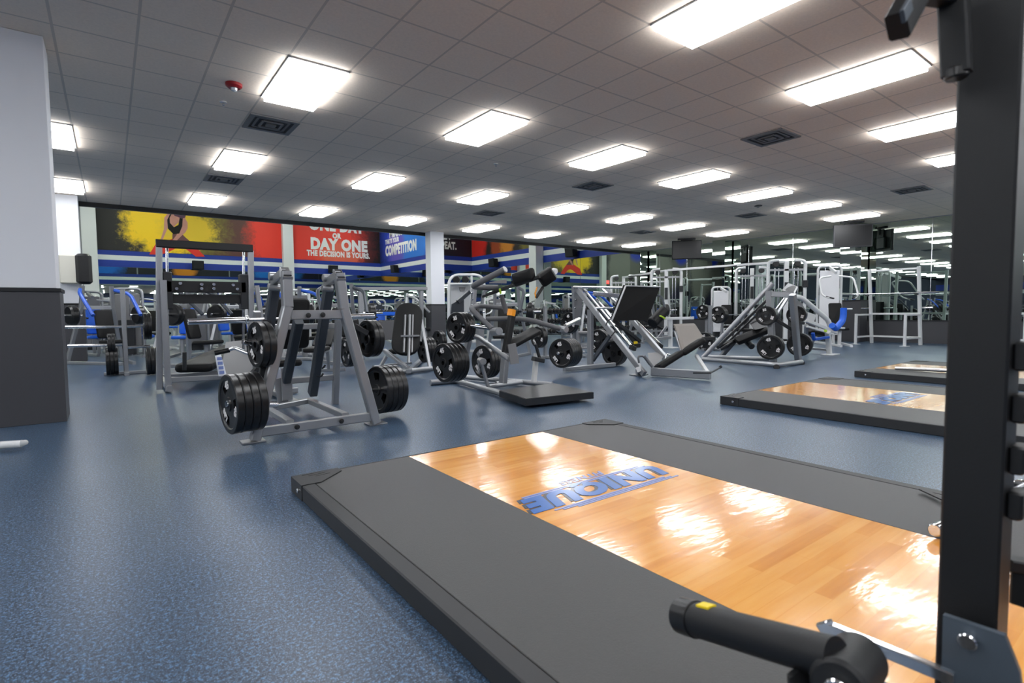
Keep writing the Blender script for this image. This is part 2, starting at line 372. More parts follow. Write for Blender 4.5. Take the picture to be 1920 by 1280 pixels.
# ---------------------------------------------------------------- ceiling lights
RN = ['behind the camera', 'above the platforms', 'nearest full row', 'second row', 'third row', 'last row before the ceiling edge']
ORD = ['first', 'second', 'third', 'fourth', 'fifth', 'sixth', 'seventh', 'eighth', 'ninth', 'tenth', 'eleventh', 'twelfth', 'thirteenth', 'fourteenth', 'fifteenth', 'sixteenth', 'seventeenth']
proto = None
for j in range(-3, 4):
    y = 6.236+3.69*(j-1) if j < 4 else 0
    for i in range(-8, 7):
        x = 1.82+2.423*i
        if y > 14.6 or y < YB+.7 or (i == -1 and abs(y-6.236) < .1): continue
        vis = y > 2 and i >= -1
        row = {2.546: 'in the row over the wooden platforms', 6.236: 'in the row over the front lever machine', 9.926: 'in the row over the tall press frame', 13.616: 'in the row along the ceiling edge'}.get(round(y, 3), 'behind the camera')
        if vis: lab = '%s white ceiling panel light from the left %s' % (ORD[i+1], row)
        elif y > 2: lab = 'ceiling panel light seen only in mirrors, ' + row
        else: lab = 'ceiling panel light seen only in mirrors, behind the camera'
        gr = 'recessed ceiling light panels'
        if proto is None:
            t = Thing('ceiling_light', lab, 'ceiling light', (x, y, CEIL), gr)
            fr = MB()
            X, Y = .293, .598
            for s in (-1, 1):
                fr.box((s*X-.014, -Y-.014, -.016), (s*X+.014, Y+.014, -.0015)); fr.box((-X-.014, s*Y-.014, -.0158), (X+.014, s*Y+.014, -.0015))
            t.part('frame', fr, PALE, world=False)
            t.part('diffuser', MB().box((-X+.012, -Y+.012, -.062), (X-.012, Y-.012, -.0015)), PANEL, world=False)  # lens shaped to hang below the tiles so its glowing sides brighten the ceiling
            proto = t.e
        else: dup(proto, (x, y, CEIL), 0, lab, gr)
# high bay tubes in the tall space
proto = None
for i in range(6):
    for j in range(4):
        x, y = -15+i*5.6, 18.5+j*4.6
        lab = 'long tube fixture hanging under the high roof, seen only in mirrors'
        if proto is None:
            t = Thing('high_bay_light', lab, 'ceiling light', (x, y, 7.9), 'tube fixtures of the tall space')
            t.part('housing', MB().box((-.18, -1.2, .05), (.18, 1.2, .4), .01), PALE, world=False)
            t.part('tube_lamp', MB().box((-.15, -1.15, 0), (.15, 1.15, .05), .01), HBAY, world=False); proto = t.e
        else: dup(proto, (x, y, 7.9), 0, lab, 'tube fixtures of the tall space')
# vents
proto = None
for x, y, lab in ((1.83, 7.77, 'square ceiling air vent just left of the second light row'), (1.82, 11.4, 'small dark ceiling vent beyond the second left light panel'), (7.9, 4.12, 'ceiling air vent high at right above the second platform'), (7.94, 7.79, 'ceiling air vent near the middle above the leg press'), (7.9, 11.45, 'ceiling air vent far back above the middle white column'), (13.9, 7.75, 'ceiling air vent left of the hanging screens'), (13.85, 4.12, 'thin ceiling vent beside the black post'), (13.9, 11.4, 'dark ceiling vent left of the black television')):
    if proto is None:
        t = Thing('ceiling_vent', lab, 'air vent', (x, y, CEIL), 'ceiling air vents')
        fr = MB()
        for s in (-1, 1): fr.box((s*.27-.03, -.3, -.02), (s*.27+.03, .3, -.002)); fr.box((-.3, s*.27-.03, -.0195), (.3, s*.27+.03, -.002))
        t.part('frame', fr, PADGREY, world=False)
        t.part('opening', MB().box((-.245, -.245, -.006), (.245, .245, -.002)), BLACK, world=False)
        for k, a in enumerate((.19, .12)):
            lv = MB()
            for s in (-1, 1): lv.box((s*a-.016, -a, -.012-.012*k), (s*a+.016, a, -.0065)); lv.box((-a, s*a-.016, -.0118-.012*k), (a, s*a+.016, -.0065))
            t.part('louvre_ring', lv, PADGREY, world=False)
        t.part('louvre_centre', MB().box((-.06, -.06, -.03), (.06, .06, -.0065)), PADGREY, world=False)
        proto = t.e
    else: dup(proto, (x, y, CEIL), 0, lab, 'ceiling air vents')
t = Thing('fire_strobe', 'red round fire alarm strobe with clear dome on the ceiling', 'fire alarm', (1.2, 6.66, CEIL))
t.part('base', MB().tube([(1.2, 6.66, CEIL-.001), (1.2, 6.66, CEIL-.03), (1.2, 6.66, CEIL-.05)], [.085, .083, .06], 28), RED)
t.part('lens', MB().tube([(1.2, 6.66, CEIL-.05), (1.2, 6.66, CEIL-.075), (1.2, 6.66, CEIL-.085)], [.035, .03, .012], 20), DOME, label='clear strobe lens')
def small_disc(name, x, y, lab, m_, r=.04):
    t = Thing(name, lab, name.replace('_', ' '), (x, y, CEIL)); t.part('escutcheon', MB().cyl((x, y, CEIL-.001), (x, y, CEIL-.014), r), m_); t.part('nozzle', MB().cyl((x, y, CEIL-.014), (x, y, CEIL-.045), r*.35), CHROME)
small_disc('sprinkler_head', 1.19, 7.28, 'small sprinkler head below the red strobe', PALE)
small_disc('sprinkler_head', 5.4, 7.6, 'small sprinkler head between the front middle light panels', PALE)
small_disc('smoke_detector', 12.8, 6.95, 'dark smoke detector beside the light panels at right', DARKMETAL, .09)
# ================================================================ MURALS
def mural(label, x0, x1, z0, z1, y, m_, axis='x', d=-.03):
    """flat printed panel on a wall; local x runs along the wall, local z up"""
    loc = (x0, y, z0) if axis == 'x' else (y, x0, z0)
    t = Thing('wall_mural', label, 'mural', loc, rz=0 if axis == 'x' else -PI/2)
    return t
ZM0, ZM1 = 4.42, 8.2
def panel_x(label, x0, x1, m_, y=FARY):
    t = Thing('wall_mural', label, 'mural', (x0, y-.004, ZM0))
    t.part('printed_panel', MB().box((0, -.02, 0), (x1-x0, 0, ZM1-ZM0)), m_, world=False)
    return t
def panel_y(label, y1, y0, m_, x):
    # local x runs toward the camera (from y1 down to y0)
    t = Thing('wall_mural', label, 'mural', (x-.004, y1, ZM0), rz=-PI/2)
    t.part('printed_panel', MB().box((0, -.02, 0), (y1-y0, 0, ZM1-ZM0)), m_, world=False)
    return t
mA = mural_mat('splash_print', (34, 32, 34), [(6.6, 1.3, 1.9, 2.3, (92, 54, 50), .5), (3.6, 1.4, 2.6, 2.1, (120, 110, 52), .8), (3.0, 1.4, 1.9, 1.8, (252, 208, 22), .9), (4.2, 1.3, 1.5, 1.0, (232, 196, 50), 1.0), (9.0, 1.4, 1.9, 2.4, (236, 58, 44), .6)])
t = panel_x('dark mural of an exercising woman in a yellow powder cloud', -.35, 8.78, mA)
fig = t
def flat(poly, m_, name, dy=0):
    ps = [V(p) for p in poly]
    return t.part(name, MB().slab([(p.x, FARY-.03-dy, p.z) for p in ps], (0, .006, 0)), m_)
flat([(2.659, 35.600, 5.052), (2.995, 35.600, 5.215), (3.837, 35.600, 5.136), (4.147, 35.600, 4.815), (4.558, 35.600, 4.314), (4.104, 35.600, 4.289), (3.650, 35.600, 4.671), (3.360, 35.600, 4.737), (3.120, 35.600, 4.683), (2.732, 35.600, 4.449), (2.444, 35.600, 4.309), (1.881, 35.600, 4.288), (2.188, 35.600, 4.855)], mat('printed_red', (230, 54, 40), .6), 'printed_trousers', 0.000)
flat([(3.006, 35.600, 5.494), (3.462, 35.600, 5.530), (3.626, 35.600, 5.346), (3.873, 35.600, 5.111), (2.993, 35.600, 5.159)], mat('printed_shadow_skin', (110, 70, 72), .6), 'printed_midriff', 0.002)
flat([(2.886, 35.600, 6.681), (3.602, 35.600, 6.663), (3.664, 35.600, 6.388), (3.764, 35.600, 6.200), (3.752, 35.600, 5.863), (3.636, 35.600, 5.628), (3.383, 35.600, 5.354), (3.158, 35.600, 5.087), (2.992, 35.600, 5.132), (3.170, 35.600, 5.394), (3.352, 35.600, 5.772), (3.318, 35.600, 6.159), (3.067, 35.600, 5.858), (2.863, 35.600, 6.061), (2.789, 35.600, 5.781), (2.676, 35.600, 5.495), (2.546, 35.600, 5.153), (2.419, 35.600, 5.091), (2.507, 35.600, 5.370), (2.614, 35.600, 5.710), (2.662, 35.600, 6.374)], SKINP, 'printed_figure', 0.004)
flat([(2.943, 35.600, 6.596), (3.009, 35.600, 6.585), (2.907, 35.600, 6.372), (2.909, 35.600, 6.095), (3.091, 35.600, 5.872), (3.313, 35.600, 6.019), (3.403, 35.600, 6.503), (3.547, 35.600, 6.517), (3.493, 35.600, 5.951), (3.333, 35.600, 5.535), (3.053, 35.600, 5.480), (2.804, 35.600, 5.770), (2.790, 35.600, 6.249)], PADBLACK, 'printed_top', 0.008)
flat([(3.122, 35.600, 6.697), (3.699, 35.600, 6.687), (3.667, 35.600, 6.472), (3.493, 35.600, 6.372), (3.304, 35.600, 6.463), (3.140, 35.600, 6.504)], mat('printed_hair', (92, 62, 84), .7), 'printed_hair', 0.010)
mB = mural_mat('ember_print', (26, 22, 24), [(2.0, 1.4, 3.5, 3.2, (120, 40, 34), .5), (1.2, 1.4, 3.5, 3.0, (236, 60, 46), .5), (3.0, .4, 1.6, .9, (230, 104, 80), .8)])
t = panel_x('red mural with white ONE DAY OR DAY ONE lettering', 9.42, 15.27, mB)
def wtext(body, cx, z, size, sx=1.0, bold=.02):
    o = text_mesh(body, size, WHITEP, t.e, Matrix.Translation((cx-9.42, -.024, z-ZM0)) @ Matrix.Rotation(PI/2, 4, 'X'), bold=bold, sx=sx); return o
wtext('ONE DAY', 12.3, 6.42, .86, .88, .06)
wtext('OR', 12.26, 5.94, .44, .82, .03)
wtext('DAY ONE', 12.45, 5.18, .96, .84, .06)
wtext('THE DECISION IS YOURS.', 12.42, 4.72, .48, .72, .025)
mC = mural_mat('blue_smoke_print', (20, 20, 40), [(4.2, 1.6, 4.4, 3.2, (40, 70, 190), .4), (5.0, 1.6, 2.6, 2.6, (30, 116, 214), .6), (2.6, .8, 1.3, 1.6, (92, 84, 190), .7), (3.6, 3.0, 1.6, 1.2, (100, 110, 210), .7)])
t = panel_y('blue mural with white COMPETITION lettering', FARY-.03, 28.62, mC, 15.3)
def wtexty(body, lx, z, size, sx=1.0, bold=.02):
    return text_mesh(body, size, WHITEP, t.e, Matrix.Translation((lx, -.024, z-ZM0)) @ Matrix.Rotation(PI/2, 4, 'X'), bold=bold, sx=sx)
wtexty('MIRROR', 2.9, 6.02, .82, .8, .04)
wtexty("THAT'S YOUR", 2.0, 5.64, .4, .8, .02)
wtexty('COMPETITION', 3.25, 4.86, .88, .74, .05)
mD = mural_mat('night_print', (22, 22, 30), [(1.0, 1.0, 2, 2, (30, 28, 44), .6)])
t = panel_x('small black mural ending in EAT. behind the middle column', 15.31, 18.36, mD, 28.6)
text_mesh('SLEEP.', .56, WHITEP, t.e, Matrix.Translation((1.5, -.024, .98)) @ Matrix.Rotation(PI/2, 4, 'X'), bold=.03, align='RIGHT', sx=.66)
text_mesh('REPEAT.', .60, WHITEP, t.e, Matrix.Translation((1.95, -.024, .42)) @ Matrix.Rotation(PI/2, 4, 'X'), bold=.03, align='RIGHT', sx=.66)
mE = mural_mat('fire_print', (24, 18, 18), [(.7, 1.4, 1.1, 2.2, (206, 34, 26), .5), (2.6, 1.4, .7, 2.0, (150, 60, 20), .6), (3.7, 1.4, .8, 2.0, (206, 130, 40), .7), (5.4, 1.3, .7, 1.6, (120, 110, 40), .8), (8.6, 1.4, 2.2, 2.0, (206, 52, 40), .5)])
panel_y('dark side wall mural with red and orange fire streaks', 28.57, EDGE+.15, mE, 18.4)
def mG(nm, ox): return mural_mat(nm, (40, 40, 56), [(ox+1.4, 4.6, 2.4, 3.0, (112, 110, 108), .5), (ox+.9, 1.6, 2.6, 2.2, (46, 44, 70), .4), (ox+1.2, 7.2, 1.4, 1.5, (40, 66, 200), .1), (ox+4.6, 4.8, 1.9, 3.4, (134, 132, 130), .5), (ox+5.4, 8.0, 1.8, 1.2, (66, 72, 168), .15)])
def tall_mural(label, x0, x1, m_):
    t = Thing('wall_mural', label, 'mural', (x0, FARY-.004, .1))
    t.part('printed_panel', MB().box((0, -.02, 0), (x1-x0, 0, 8.1)), m_, world=False)
tall_mural('tall grey body mural seen only in the mirror wall, nearest the pilaster', -7.9, -1.05, mG('grey_body_print', 0))
tall_mural('tall grey body mural seen only in the mirror wall, middle one', -14.6, -8.5, mG('grey_torso_print', .4))
tall_mural('tall grey body mural seen only in the mirror wall, far one', -21.9, -14.7, mG('grey_shoulder_print', .8))
# artwork on the room side of the bulkhead, seen in the far mirrors
def back_mural(label, x0, x1, m_):
    t = Thing('wall_mural', label, 'mural', (x0, EDGE+.124, ZM0))
    t.part('printed_panel', MB().box((0, 0, 0), (x1-x0, .02, ZM1-ZM0)), m_, world=False)
back_mural('blue smoke artwork seen only in the far mirrors, left part', -8, 2.0, mural_mat('back_blue_print', (28, 30, 44), [(6.5, 1.2, 2.8, 2.2, (20, 110, 220), .5)]))
back_mural('dark artwork with an orange figure seen only in the far mirrors', 2.1, 9.0, mural_mat('back_orange_print', (26, 26, 40), [(3.4, .8, 1.0, 1.3, (230, 140, 30), .5)]))
back_mural('blue artwork seen only in the far mirrors, right part', 9.1, 18.3, mural_mat('back_sky_print', (30, 34, 60), [(4.0, 1.0, 2.6, 1.8, (20, 120, 226), .5)]))
# ---------------------------------------------------------------- wall speakers, screens, sign
proto = None
for x, y, z, rz, lab in ((4.15, 35.32, 3.78, 0, 'black speaker on the blue stripe behind the tall press frame'), (11.85, 35.32, 3.86, 0, 'black speaker on the blue stripe left of the far corner'), (15.05, 32.6, 3.82, PI/2*-1, 'black speaker under the COMPETITION artwork'), (18.15, 25.8, 3.84, -PI/2, 'black speaker right of the middle white column'), (18.15, 19.2, 3.86, -PI/2, 'black speaker near the ceiling edge on the side wall')):
    if proto is None:
        t = Thing('wall_speaker', lab, 'speaker', (x, y, z), 'wall speakers')
        t.part('cabinet', MB().slab([(-.28, -.2, -.24), (.28, -.2, -.24), (.28, -.26, .24), (-.28, -.26, .24)], (0, .3, 0)), PADBLACK, world=False)
        t.part('grille', MB().slab([(-.25, -.215, -.21), (.25, -.215, -.21), (.25, -.268, .21), (-.25, -.268, .21)], (0, .012, 0)), DARKMETAL, world=False)
        t.part('bracket', MB().box((-.05, .02, -.05), (.05, .26, .05), .004), DARKMETAL, world=False); proto = t.e
    else: dup(proto, (x, y, z), rz, lab, 'wall speakers')
def hung_tv(x, y, z, lab, rz, m_):
    k = CEIL-z
    t = Thing('television', lab, 'television', (x, y, z), rz=rz)
    ca = t.part('casing', MB().box((-.5, -.04, -.03), (.5, .05, .62), .012), m_, world=False)
    t.part('screen', MB().box((-.47, -.048, .0), (.47, -.041, .59)), GLASSY, world=False, parent=ca)
    t.part('ceiling_mount', MB().box((-.3, .02, k-.06), (.3, .12, k-.002), .004).box((-.04, .06, .5), (.04, .11, k-.03)).box((-.2, .05, .25), (.2, .09, .65)), DARKMETAL, world=False)
    t.part('rear_bulge', MB().box((-.3, .05, .05), (.3, .13, .4), .02), m_, world=False)
    return t
hung_tv(16.4, 11.5, 2.82, 'black television hanging left of the middle mirrored column', math.radians(-50), PADBLACK)
hung_tv((17.292, 6.544, 0.923)[0], (17.292, 6.544, 0.923)[1], 2.8, 'dark grey television hanging above the nearest mirrored column', math.radians(-52), WAIN)
t = Thing('monitor_housing', 'beige wall housing with a dark glossy side on the second left column', 'wall monitor', (-.75, 14.5, 1.5))
t.part('casing', MB().box((-0.788, 14.400, 1.654), ((-0.499, 14.400, 2.247)[0], 14.68, (-0.499, 14.400, 2.247)[2]), .02), BEIGE)
t.part('screen', MB().box(((-0.524, 14.400, 1.661)[0], 14.34, (-0.524, 14.400, 1.650)[2]), ((-0.253, 14.400, 2.283)[0], 14.62, (-0.253, 14.400, 2.283)[2]), .05), GLASSY)
t = Thing('exit_sign', 'lit red exit sign on the far wall, seen in the side mirror', 'exit sign', (-1.35, FARY-.03, 3.7))
ho = t.part('housing', MB().box((-1.63, FARY-.12, 3.5), (-1.07, FARY-.03, 3.9), .01), PALE)
t.part('face', MB().box((-1.6, FARY-.132, 3.54), (-1.1, FARY-.12, 3.86)), EXITR, parent=ho)
text_mesh('EXIT', .24, WHITEP, ho, Matrix.Translation((0, -.113, -.085)) @ Matrix.Rotation(PI/2, 4, 'X'), bold=.006)
# ================================================================ PLATFORMS
def platform(label, x0, x1, w0, w1, y1, y0, logo=True, lab2=''):
    H = .085; t = Thing('lifting_platform', label, 'lifting platform', (x0, y1, 0)); fw = .07
    fr = MB()
    fr.box((x0, y0, 0), (x0+fw, y1, H), .005).box((x1-fw, y0, 0), (x1, y1, H), .005)
    fr.box((x0+fw, y1-.012, 0), (x1-fw, y1, H), .003).box((x0+fw, y0, 0), (x1-fw, y0+.04, H), .003)
    t.part('frame', fr, FRAME)
    for a, b_ in ((x0+fw, w0), (w1, x1-fw)):
        t.part('rubber_mat', MB().box((a+.002, y0+.041, 0), (b_-.001, y1-.013, H-.002), .002), MATRUB)
    wd = MB().box((w0, y0+.041, 0), (w1, y1-.013, H-.003)).build('wood_inlay', WOOD, t.e, loc=(x0, y1, 0), smooth=False)
    for s, cx in ((1, x0), (-1, x1)):
        c = t.part('corner_plate', MB().slab([(cx-s*.004, y1+.004, .004), (cx+s*.26, y1+.004, .004), (cx+s*.26, y1-.06, .004), (cx+s*.1, y1-.2, .004), (cx-s*.004, y1-.2, .004)][::s], (0, 0, H)), FRAME)
        t.part('bolt', MB().cyl((cx-s*.003, y1-.14, .045), (cx-s*.012, y1-.14, .045), .012), CHROME, parent=c)
        d = MB()
        for k in range(3): d.slab([(cx+s*(.05+.028*k), y1-.03-.028*k+.02, H+.004), (cx+s*(.15+.02*k), y1-.03-.028*k+.03, H+.004), (cx+s*(.15+.02*k), y1-.043-.028*k+.03, H+.004), (cx+s*(.05+.028*k), y1-.043-.028*k+.02, H+.004)], (0, 0, .0015))
        t.part('embossed_mark', d, RUBBER, parent=c)
    if logo:
        lx, ly = (w0+w1)/2-x0, -1.1
        Z = H-.003
        def put(body, size, ox, oy, m_, dz, shear=.28, bold=.008, sx=1.0):
            M = Matrix.Translation((lx+ox, ly+oy, Z+dz)) @ Matrix.Rotation(PI, 4, 'Z')
            text_mesh(body, size, m_, wd, M, 'logo_lettering', .0006, bold, shear, sx)
        put('UNIQUE', .215, -.014, .012, LOGOK, .0008, .3, .014, 1.12)
        put('UNIQUE', .215, .0, .0, LOGOB, .0022, .3, .014, 1.12)
        put('FITNESS', .075, .0, .11, LOGOL, .0012, .28, .003, 1.15)
        st = MB()
        for (a, b_, c) in ((-.46, .44, .022), (-.46, .40, .038), (-.44, .36, -.182), (-.40, .40, -.198), (-.32, .44, -.214)):
            st.box((lx+a, ly+c-.006, Z), (lx+b_, ly+c+.006, Z+.002))
        o = st.build('logo_stripe', LOGOL, wd)
    return t
platform('nearest lifting platform, wood between two rubber mats with blue lettering', .78, 3.30, 1.49, 2.60, 3.10, -.75)
platform('second lifting platform with wood centre, partly behind the black post', 5.13, 7.66, 5.86, 6.97, 3.16, .42)
platform('third lifting platform farthest right, with a barbell lying on it', 8.66, 11.2, 9.36, 10.47, 3.2, .45)
# ================================================================ WEIGHT PLATES
def plate_mesh(R, thick, name):
    """cast plate with rim, hub and three grip windows"""
    prof = [(.026, .5), (.052, .5), (.056, .32), (R*.44, .30), (R*.74, .30), (R*.80, .34), (R*.84, .5), (R*.97, .5), (R, .36)]
    n = 48; bm = bmesh.new(); vs = {}
    for i, (r, h) in enumerate(prof):
        for j in range(n):
            a = 2*PI*j/n
            for s in (-1, 1): vs[i, j, s] = bm.verts.new((s*h*thick, r*math.cos(a), r*math.sin(a)))
    hole = lambda i, j: i == 3 and (j % 16) in (2, 3, 4, 5, 6)
    for i in range(len(prof)-1):
        for j in range(n):
            if hole(i, j): continue
            k = (j+1) % n
            for s in (-1, 1): bm.faces.new((vs[i, j, s], vs[i, k, s], vs[i+1, k, s], vs[i+1, j, s]))
    for j in range(n):
        k = (j+1) % n
        bm.faces.new((vs[0, j, -1], vs[0, k, -1], vs[0, k, 1], vs[0, j, 1])); L_ = len(prof)-1
        bm.faces.new((vs[L_, j, -1], vs[L_, k, -1], vs[L_, k, 1], vs[L_, j, 1]))
        if hole(3, j):
            for q in (3, 4): bm.faces.new((vs[q, j, -1], vs[q, k, -1], vs[q, k, 1], vs[q, j, 1]))
            for e_, other in ((j, (j-1) % n), (k, k)):
                if not hole(3, other): bm.faces.new((vs[3, e_, -1], vs[4, e_, -1], vs[4, e_, 1], vs[3, e_, 1]))
    bmesh.ops.recalc_face_normals(bm, faces=bm.faces)
    me = bpy.data.meshes.new(name); bm.to_mesh(me); bm.free()
    me.polygons.foreach_set('use_smooth', [True]*len(me.polygons)); me.set_sharp_from_angle(angle=math.radians(30)); me.materials.append(RUBBER)
    return me
def lettering_mesh(R, thick, num):
    bm = bmesh.new()
    for body, sz, ang in ((num, R*.34, -35), (num, R*.34, 85), ('LBS', R*.27, 205)):
        M = Matrix.Rotation(math.radians(ang), 4, 'X') @ Matrix.Translation((-.315*thick, 0, R*.52)) @ Matrix.Rotation(-PI/2, 4, 'Z') @ Matrix.Rotation(PI/2, 4, 'X')
        o = text_mesh(body, sz, MARK, None, M, 'tmpt', .0015, .004); bm.from_mesh(o.data); me = o.data; bpy.data.objects.remove(o); bpy.data.meshes.remove(me)
    me = bpy.data.meshes.new('plate_lettering'); bm.to_mesh(me); bm.free(); me.materials.append(MARK); return me
PLT = {45: (plate_mesh(.225, .054, 'plate_45'), lettering_mesh(.225, .054, '45'), .054), 35: (plate_mesh(.18, .05, 'plate_35'), lettering_mesh(.18, .05, '35'), .05), 25: (plate_mesh(.15, .034, 'plate_25'), lettering_mesh(.15, .034, '25'), .034)}
POS = {1: ['single'], 2: ['outer', 'inner'], 3: ['outermost', 'middle', 'innermost'], 4: ['outermost', 'second', 'third', 'innermost'], 5: ['outermost', 'second', 'third', 'fourth', 'innermost'], 6: ['outermost', 'second', 'third', 'fourth', 'fifth', 'innermost']}
def plates(n, p, d, where, kg=45, spin=.4, text=True, R_scale=1.0):
    """n plates on a horn: p = centre of the outermost plate, d = inward direction along the horn"""
    p, d = V(p), V(d).normalized(); me, lt, th = PLT[kg]
    q = V((1, 0, 0)).rotation_difference(d)
    for i in range(n):
        o = bpy.data.objects.new('weight_plate', me); COL.objects.link(o)
        o.rotation_mode = 'QUATERNION'; o.rotation_quaternion = q @ Matrix.Rotation(spin+i*.9, 3, 'X').to_quaternion()
        o.location = p+d*(i*(th+.001))
        size = {45: 'large', 35: 'medium', 25: 'small'}[kg]
        tag(o, '%s black weight plate, %s on %s' % (size, POS[n][i], where), 'weight plate', 'plates on ' + where)
        if text and i == 0:
            l_ = bpy.data.objects.new('raised_lettering', lt); COL.objects.link(l_); l_.parent = o
# ================================================================ HERO MACHINES
def bolt(t, p, d, r=.018, m_=None):
    p, d = V(p), V(d)
    return t.part('bolt', MB().cyl(p, p+d*.012, r*1.3).cyl(p+d*.012, p+d*.022, r*.7), m_ or DARKMETAL)
# ---- M1 front lever machine, seen from behind
t = Thing('lever_row_machine', 'silver plate-loaded lever machine nearest at left, A-shaped rear frame', 'weight machine', (1.35, 4.5, 0))
Y1 = 4.5
LK, LT = (1.140, 4.500, 1.052), (1.137, 4.500, 1.335); RK, RT = (1.593, 4.500, 1.037), (1.564, 4.500, 1.334)
t.part('frame_leg', MB().bar((0.867, 4.500, 0.019), LK, .075, .09, (1, 0, 0)).bar(LK, LT, .075, .09, (1, 0, 0)), SILVER)
t.part('frame_leg', MB().bar((1.854, 4.500, 0.022), RK, .075, .09, (1, 0, 0)).bar(RK, RT, .075, .09, (1, 0, 0)), SILVER)
for P_ in (LT, RT):
    x_, y_, z_ = P_
    ec = t.part('end_cap', MB().slab([(x_-.04, y_-.055, z_-.05), (x_+.04, y_-.055, z_-.05), (x_+.036, y_+.05, z_+.035), (x_-.036, y_+.05, z_+.035)], (0, .012, -.02)), SILVER)
    t.part('cap_insert', MB().slab([(x_-.03, y_-.05, z_-.04), (x_+.03, y_-.05, z_-.04), (x_+.027, y_+.035, z_+.029), (x_-.027, y_+.035, z_+.029)], (0, -.003, .004)), DARKMETAL, parent=ec)
t.part('cross_beam', MB().bar((1.163, 4.500, 0.987), (1.596, 4.500, 0.987), .045, .075, (0, 1, 0)), SILVER)
t.part('lower_beam', MB().bar((0.915, 4.500, 0.075), (1.831, 4.500, 0.083), .05, .075, (0, 1, 0)), SILVER)
for px_ in ((1.288, 4.460, 0.982), (1.404, 4.460, 0.985), (1.174, 4.460, 0.084), (1.535, 4.460, 0.085)): bolt(t, px_, (0, -1, 0), .016)
for P_ in ((0.855, 4.499, 0.000), (1.876, 4.529, 0.000)): t.part('foot_plate', MB().box((P_[0]-.085, P_[1]-.05, 0), (P_[0]+.085, P_[1]+.08, .014), .003), SILVER)
rails = MB()
for a, b_ in (((1.143, 4.541, 0.110), (1.144, 5.383, 0.110)), ((1.601, 4.540, 0.110), (1.592, 5.599, 0.110))): rails.bar(a, b_, .06, .05)
rails.bar((1.137, 5.353, 0.110), (1.582, 5.565, 0.110), .06, .05)
t.part('base_rail', rails, SILVER)
t.part('rear_bracket', MB().bar((1.347, 5.591, 0.100), ((1.347, 5.591, 0.100)[0]-.03, (1.347, 5.591, 0.100)[1], .36), .1, .02).bar(((1.347, 5.591, 0.100)[0]+.03, (1.347, 5.591, 0.100)[1]-.04, .14), ((1.347, 5.591, 0.100)[0]+.03, (1.347, 5.591, 0.100)[1]-.04, .46), .1, .02), SILVER)
yb = (1.347, 5.591, 0.100)[1]
for (a, b_) in (((1.142, 4.850, 1.304), (1.101, 5.000, 0.840)), ((1.608, 4.850, 1.328), (1.593, 5.450, 0.194)), ((1.359, 5.000, 0.937), (1.374, 5.550, 0.342))):
    t.part('lever_arm', MB().bar(a, b_, .075, .1, (1, 0, 0)), STEELGREY)
for a in ((1.114, 4.750, 1.307), (1.555, 4.750, 1.307)):
    t.part('pivot_bearing', MB().cyl((a[0]-.05, a[1], a[2]), (a[0]+.05, a[1], a[2]), .035).bar((a[0], a[1]-.25, a[2]+.01), (a[0], a[1]+.06, a[2]-.04), .05, .07, (1, 0, 0)).cyl((a[0]-.055, a[1]+.02, a[2]-.09), (a[0]+.04, a[1]+.02, a[2]-.09), .03), SILVER)
t.part('load_carriage', MB().bar((1.070, 4.900, 0.943), (1.035, 4.900, 0.671), .07, .07, (1, 0, 0)).bar((1.003, 4.800, 0.590), (0.917, 4.750, 0.511), .04, .04).bar((0.999, 4.600, 0.776), (0.915, 4.600, 0.268), .05, .05), DARKMETAL)
t.part('load_carriage', MB().bar((1.875, 5.000, 0.929), (1.920, 5.000, 0.412), .06, .06, (1, 0, 0)).bar((1.850, 4.950, 0.879), (1.965, 4.900, 0.801), .05, .05), DARKMETAL)
for a, b_ in (((1.008, 4.650, 0.739), (0.824, 4.600, 0.783)), ((1.985, 4.950, 0.783), (2.078, 4.900, 0.808)), ((1.044, 4.520, 0.273), (0.662, 4.400, 0.336)), ((1.917, 4.760, 0.278), (2.221, 4.840, 0.261))):
    t.part('weight_horn', MB().cyl(a, b_, .024), CHROME)
t.part('bent_handle', MB().tube(fillet([(0.730, 5.300, 0.661), (0.844, 5.300, 0.683), (0.875, 5.250, 0.698), (0.973, 5.100, 0.645)], .05), .016), CHROME)
t.part('handle_grip', MB().tube([(0.722, 5.300, 0.656), (0.840, 5.300, 0.678)], .022), RUBBER)
t.part('storage_hook', MB().tube(fillet([(1.597, 5.300, 0.468), (1.659, 5.300, 0.458), (1.680, 5.300, 0.489)], .03), .009), DARKMETAL)
t.part('storage_hook', MB().tube(fillet([(1.585, 5.300, 0.390), (1.636, 5.300, 0.376), (1.657, 5.300, 0.406)], .03), .009), DARKMETAL)
plates(4, (0.701, 4.420, 0.329), (1, .14, .02), 'the lower left horn of the front lever machine')
plates(2, (0.921, 4.530, 0.757), (1, .17, 0), 'the upper left horn of the front lever machine', 35)
plates(4, (2.179, 4.820, 0.267), (-1, -.14, .0), 'the lower right horn of the front lever machine', 45)
plates(2, (2.041, 4.970, 0.750), (-1, -.15, 0), 'the upper right horn of the front lever machine', 35)
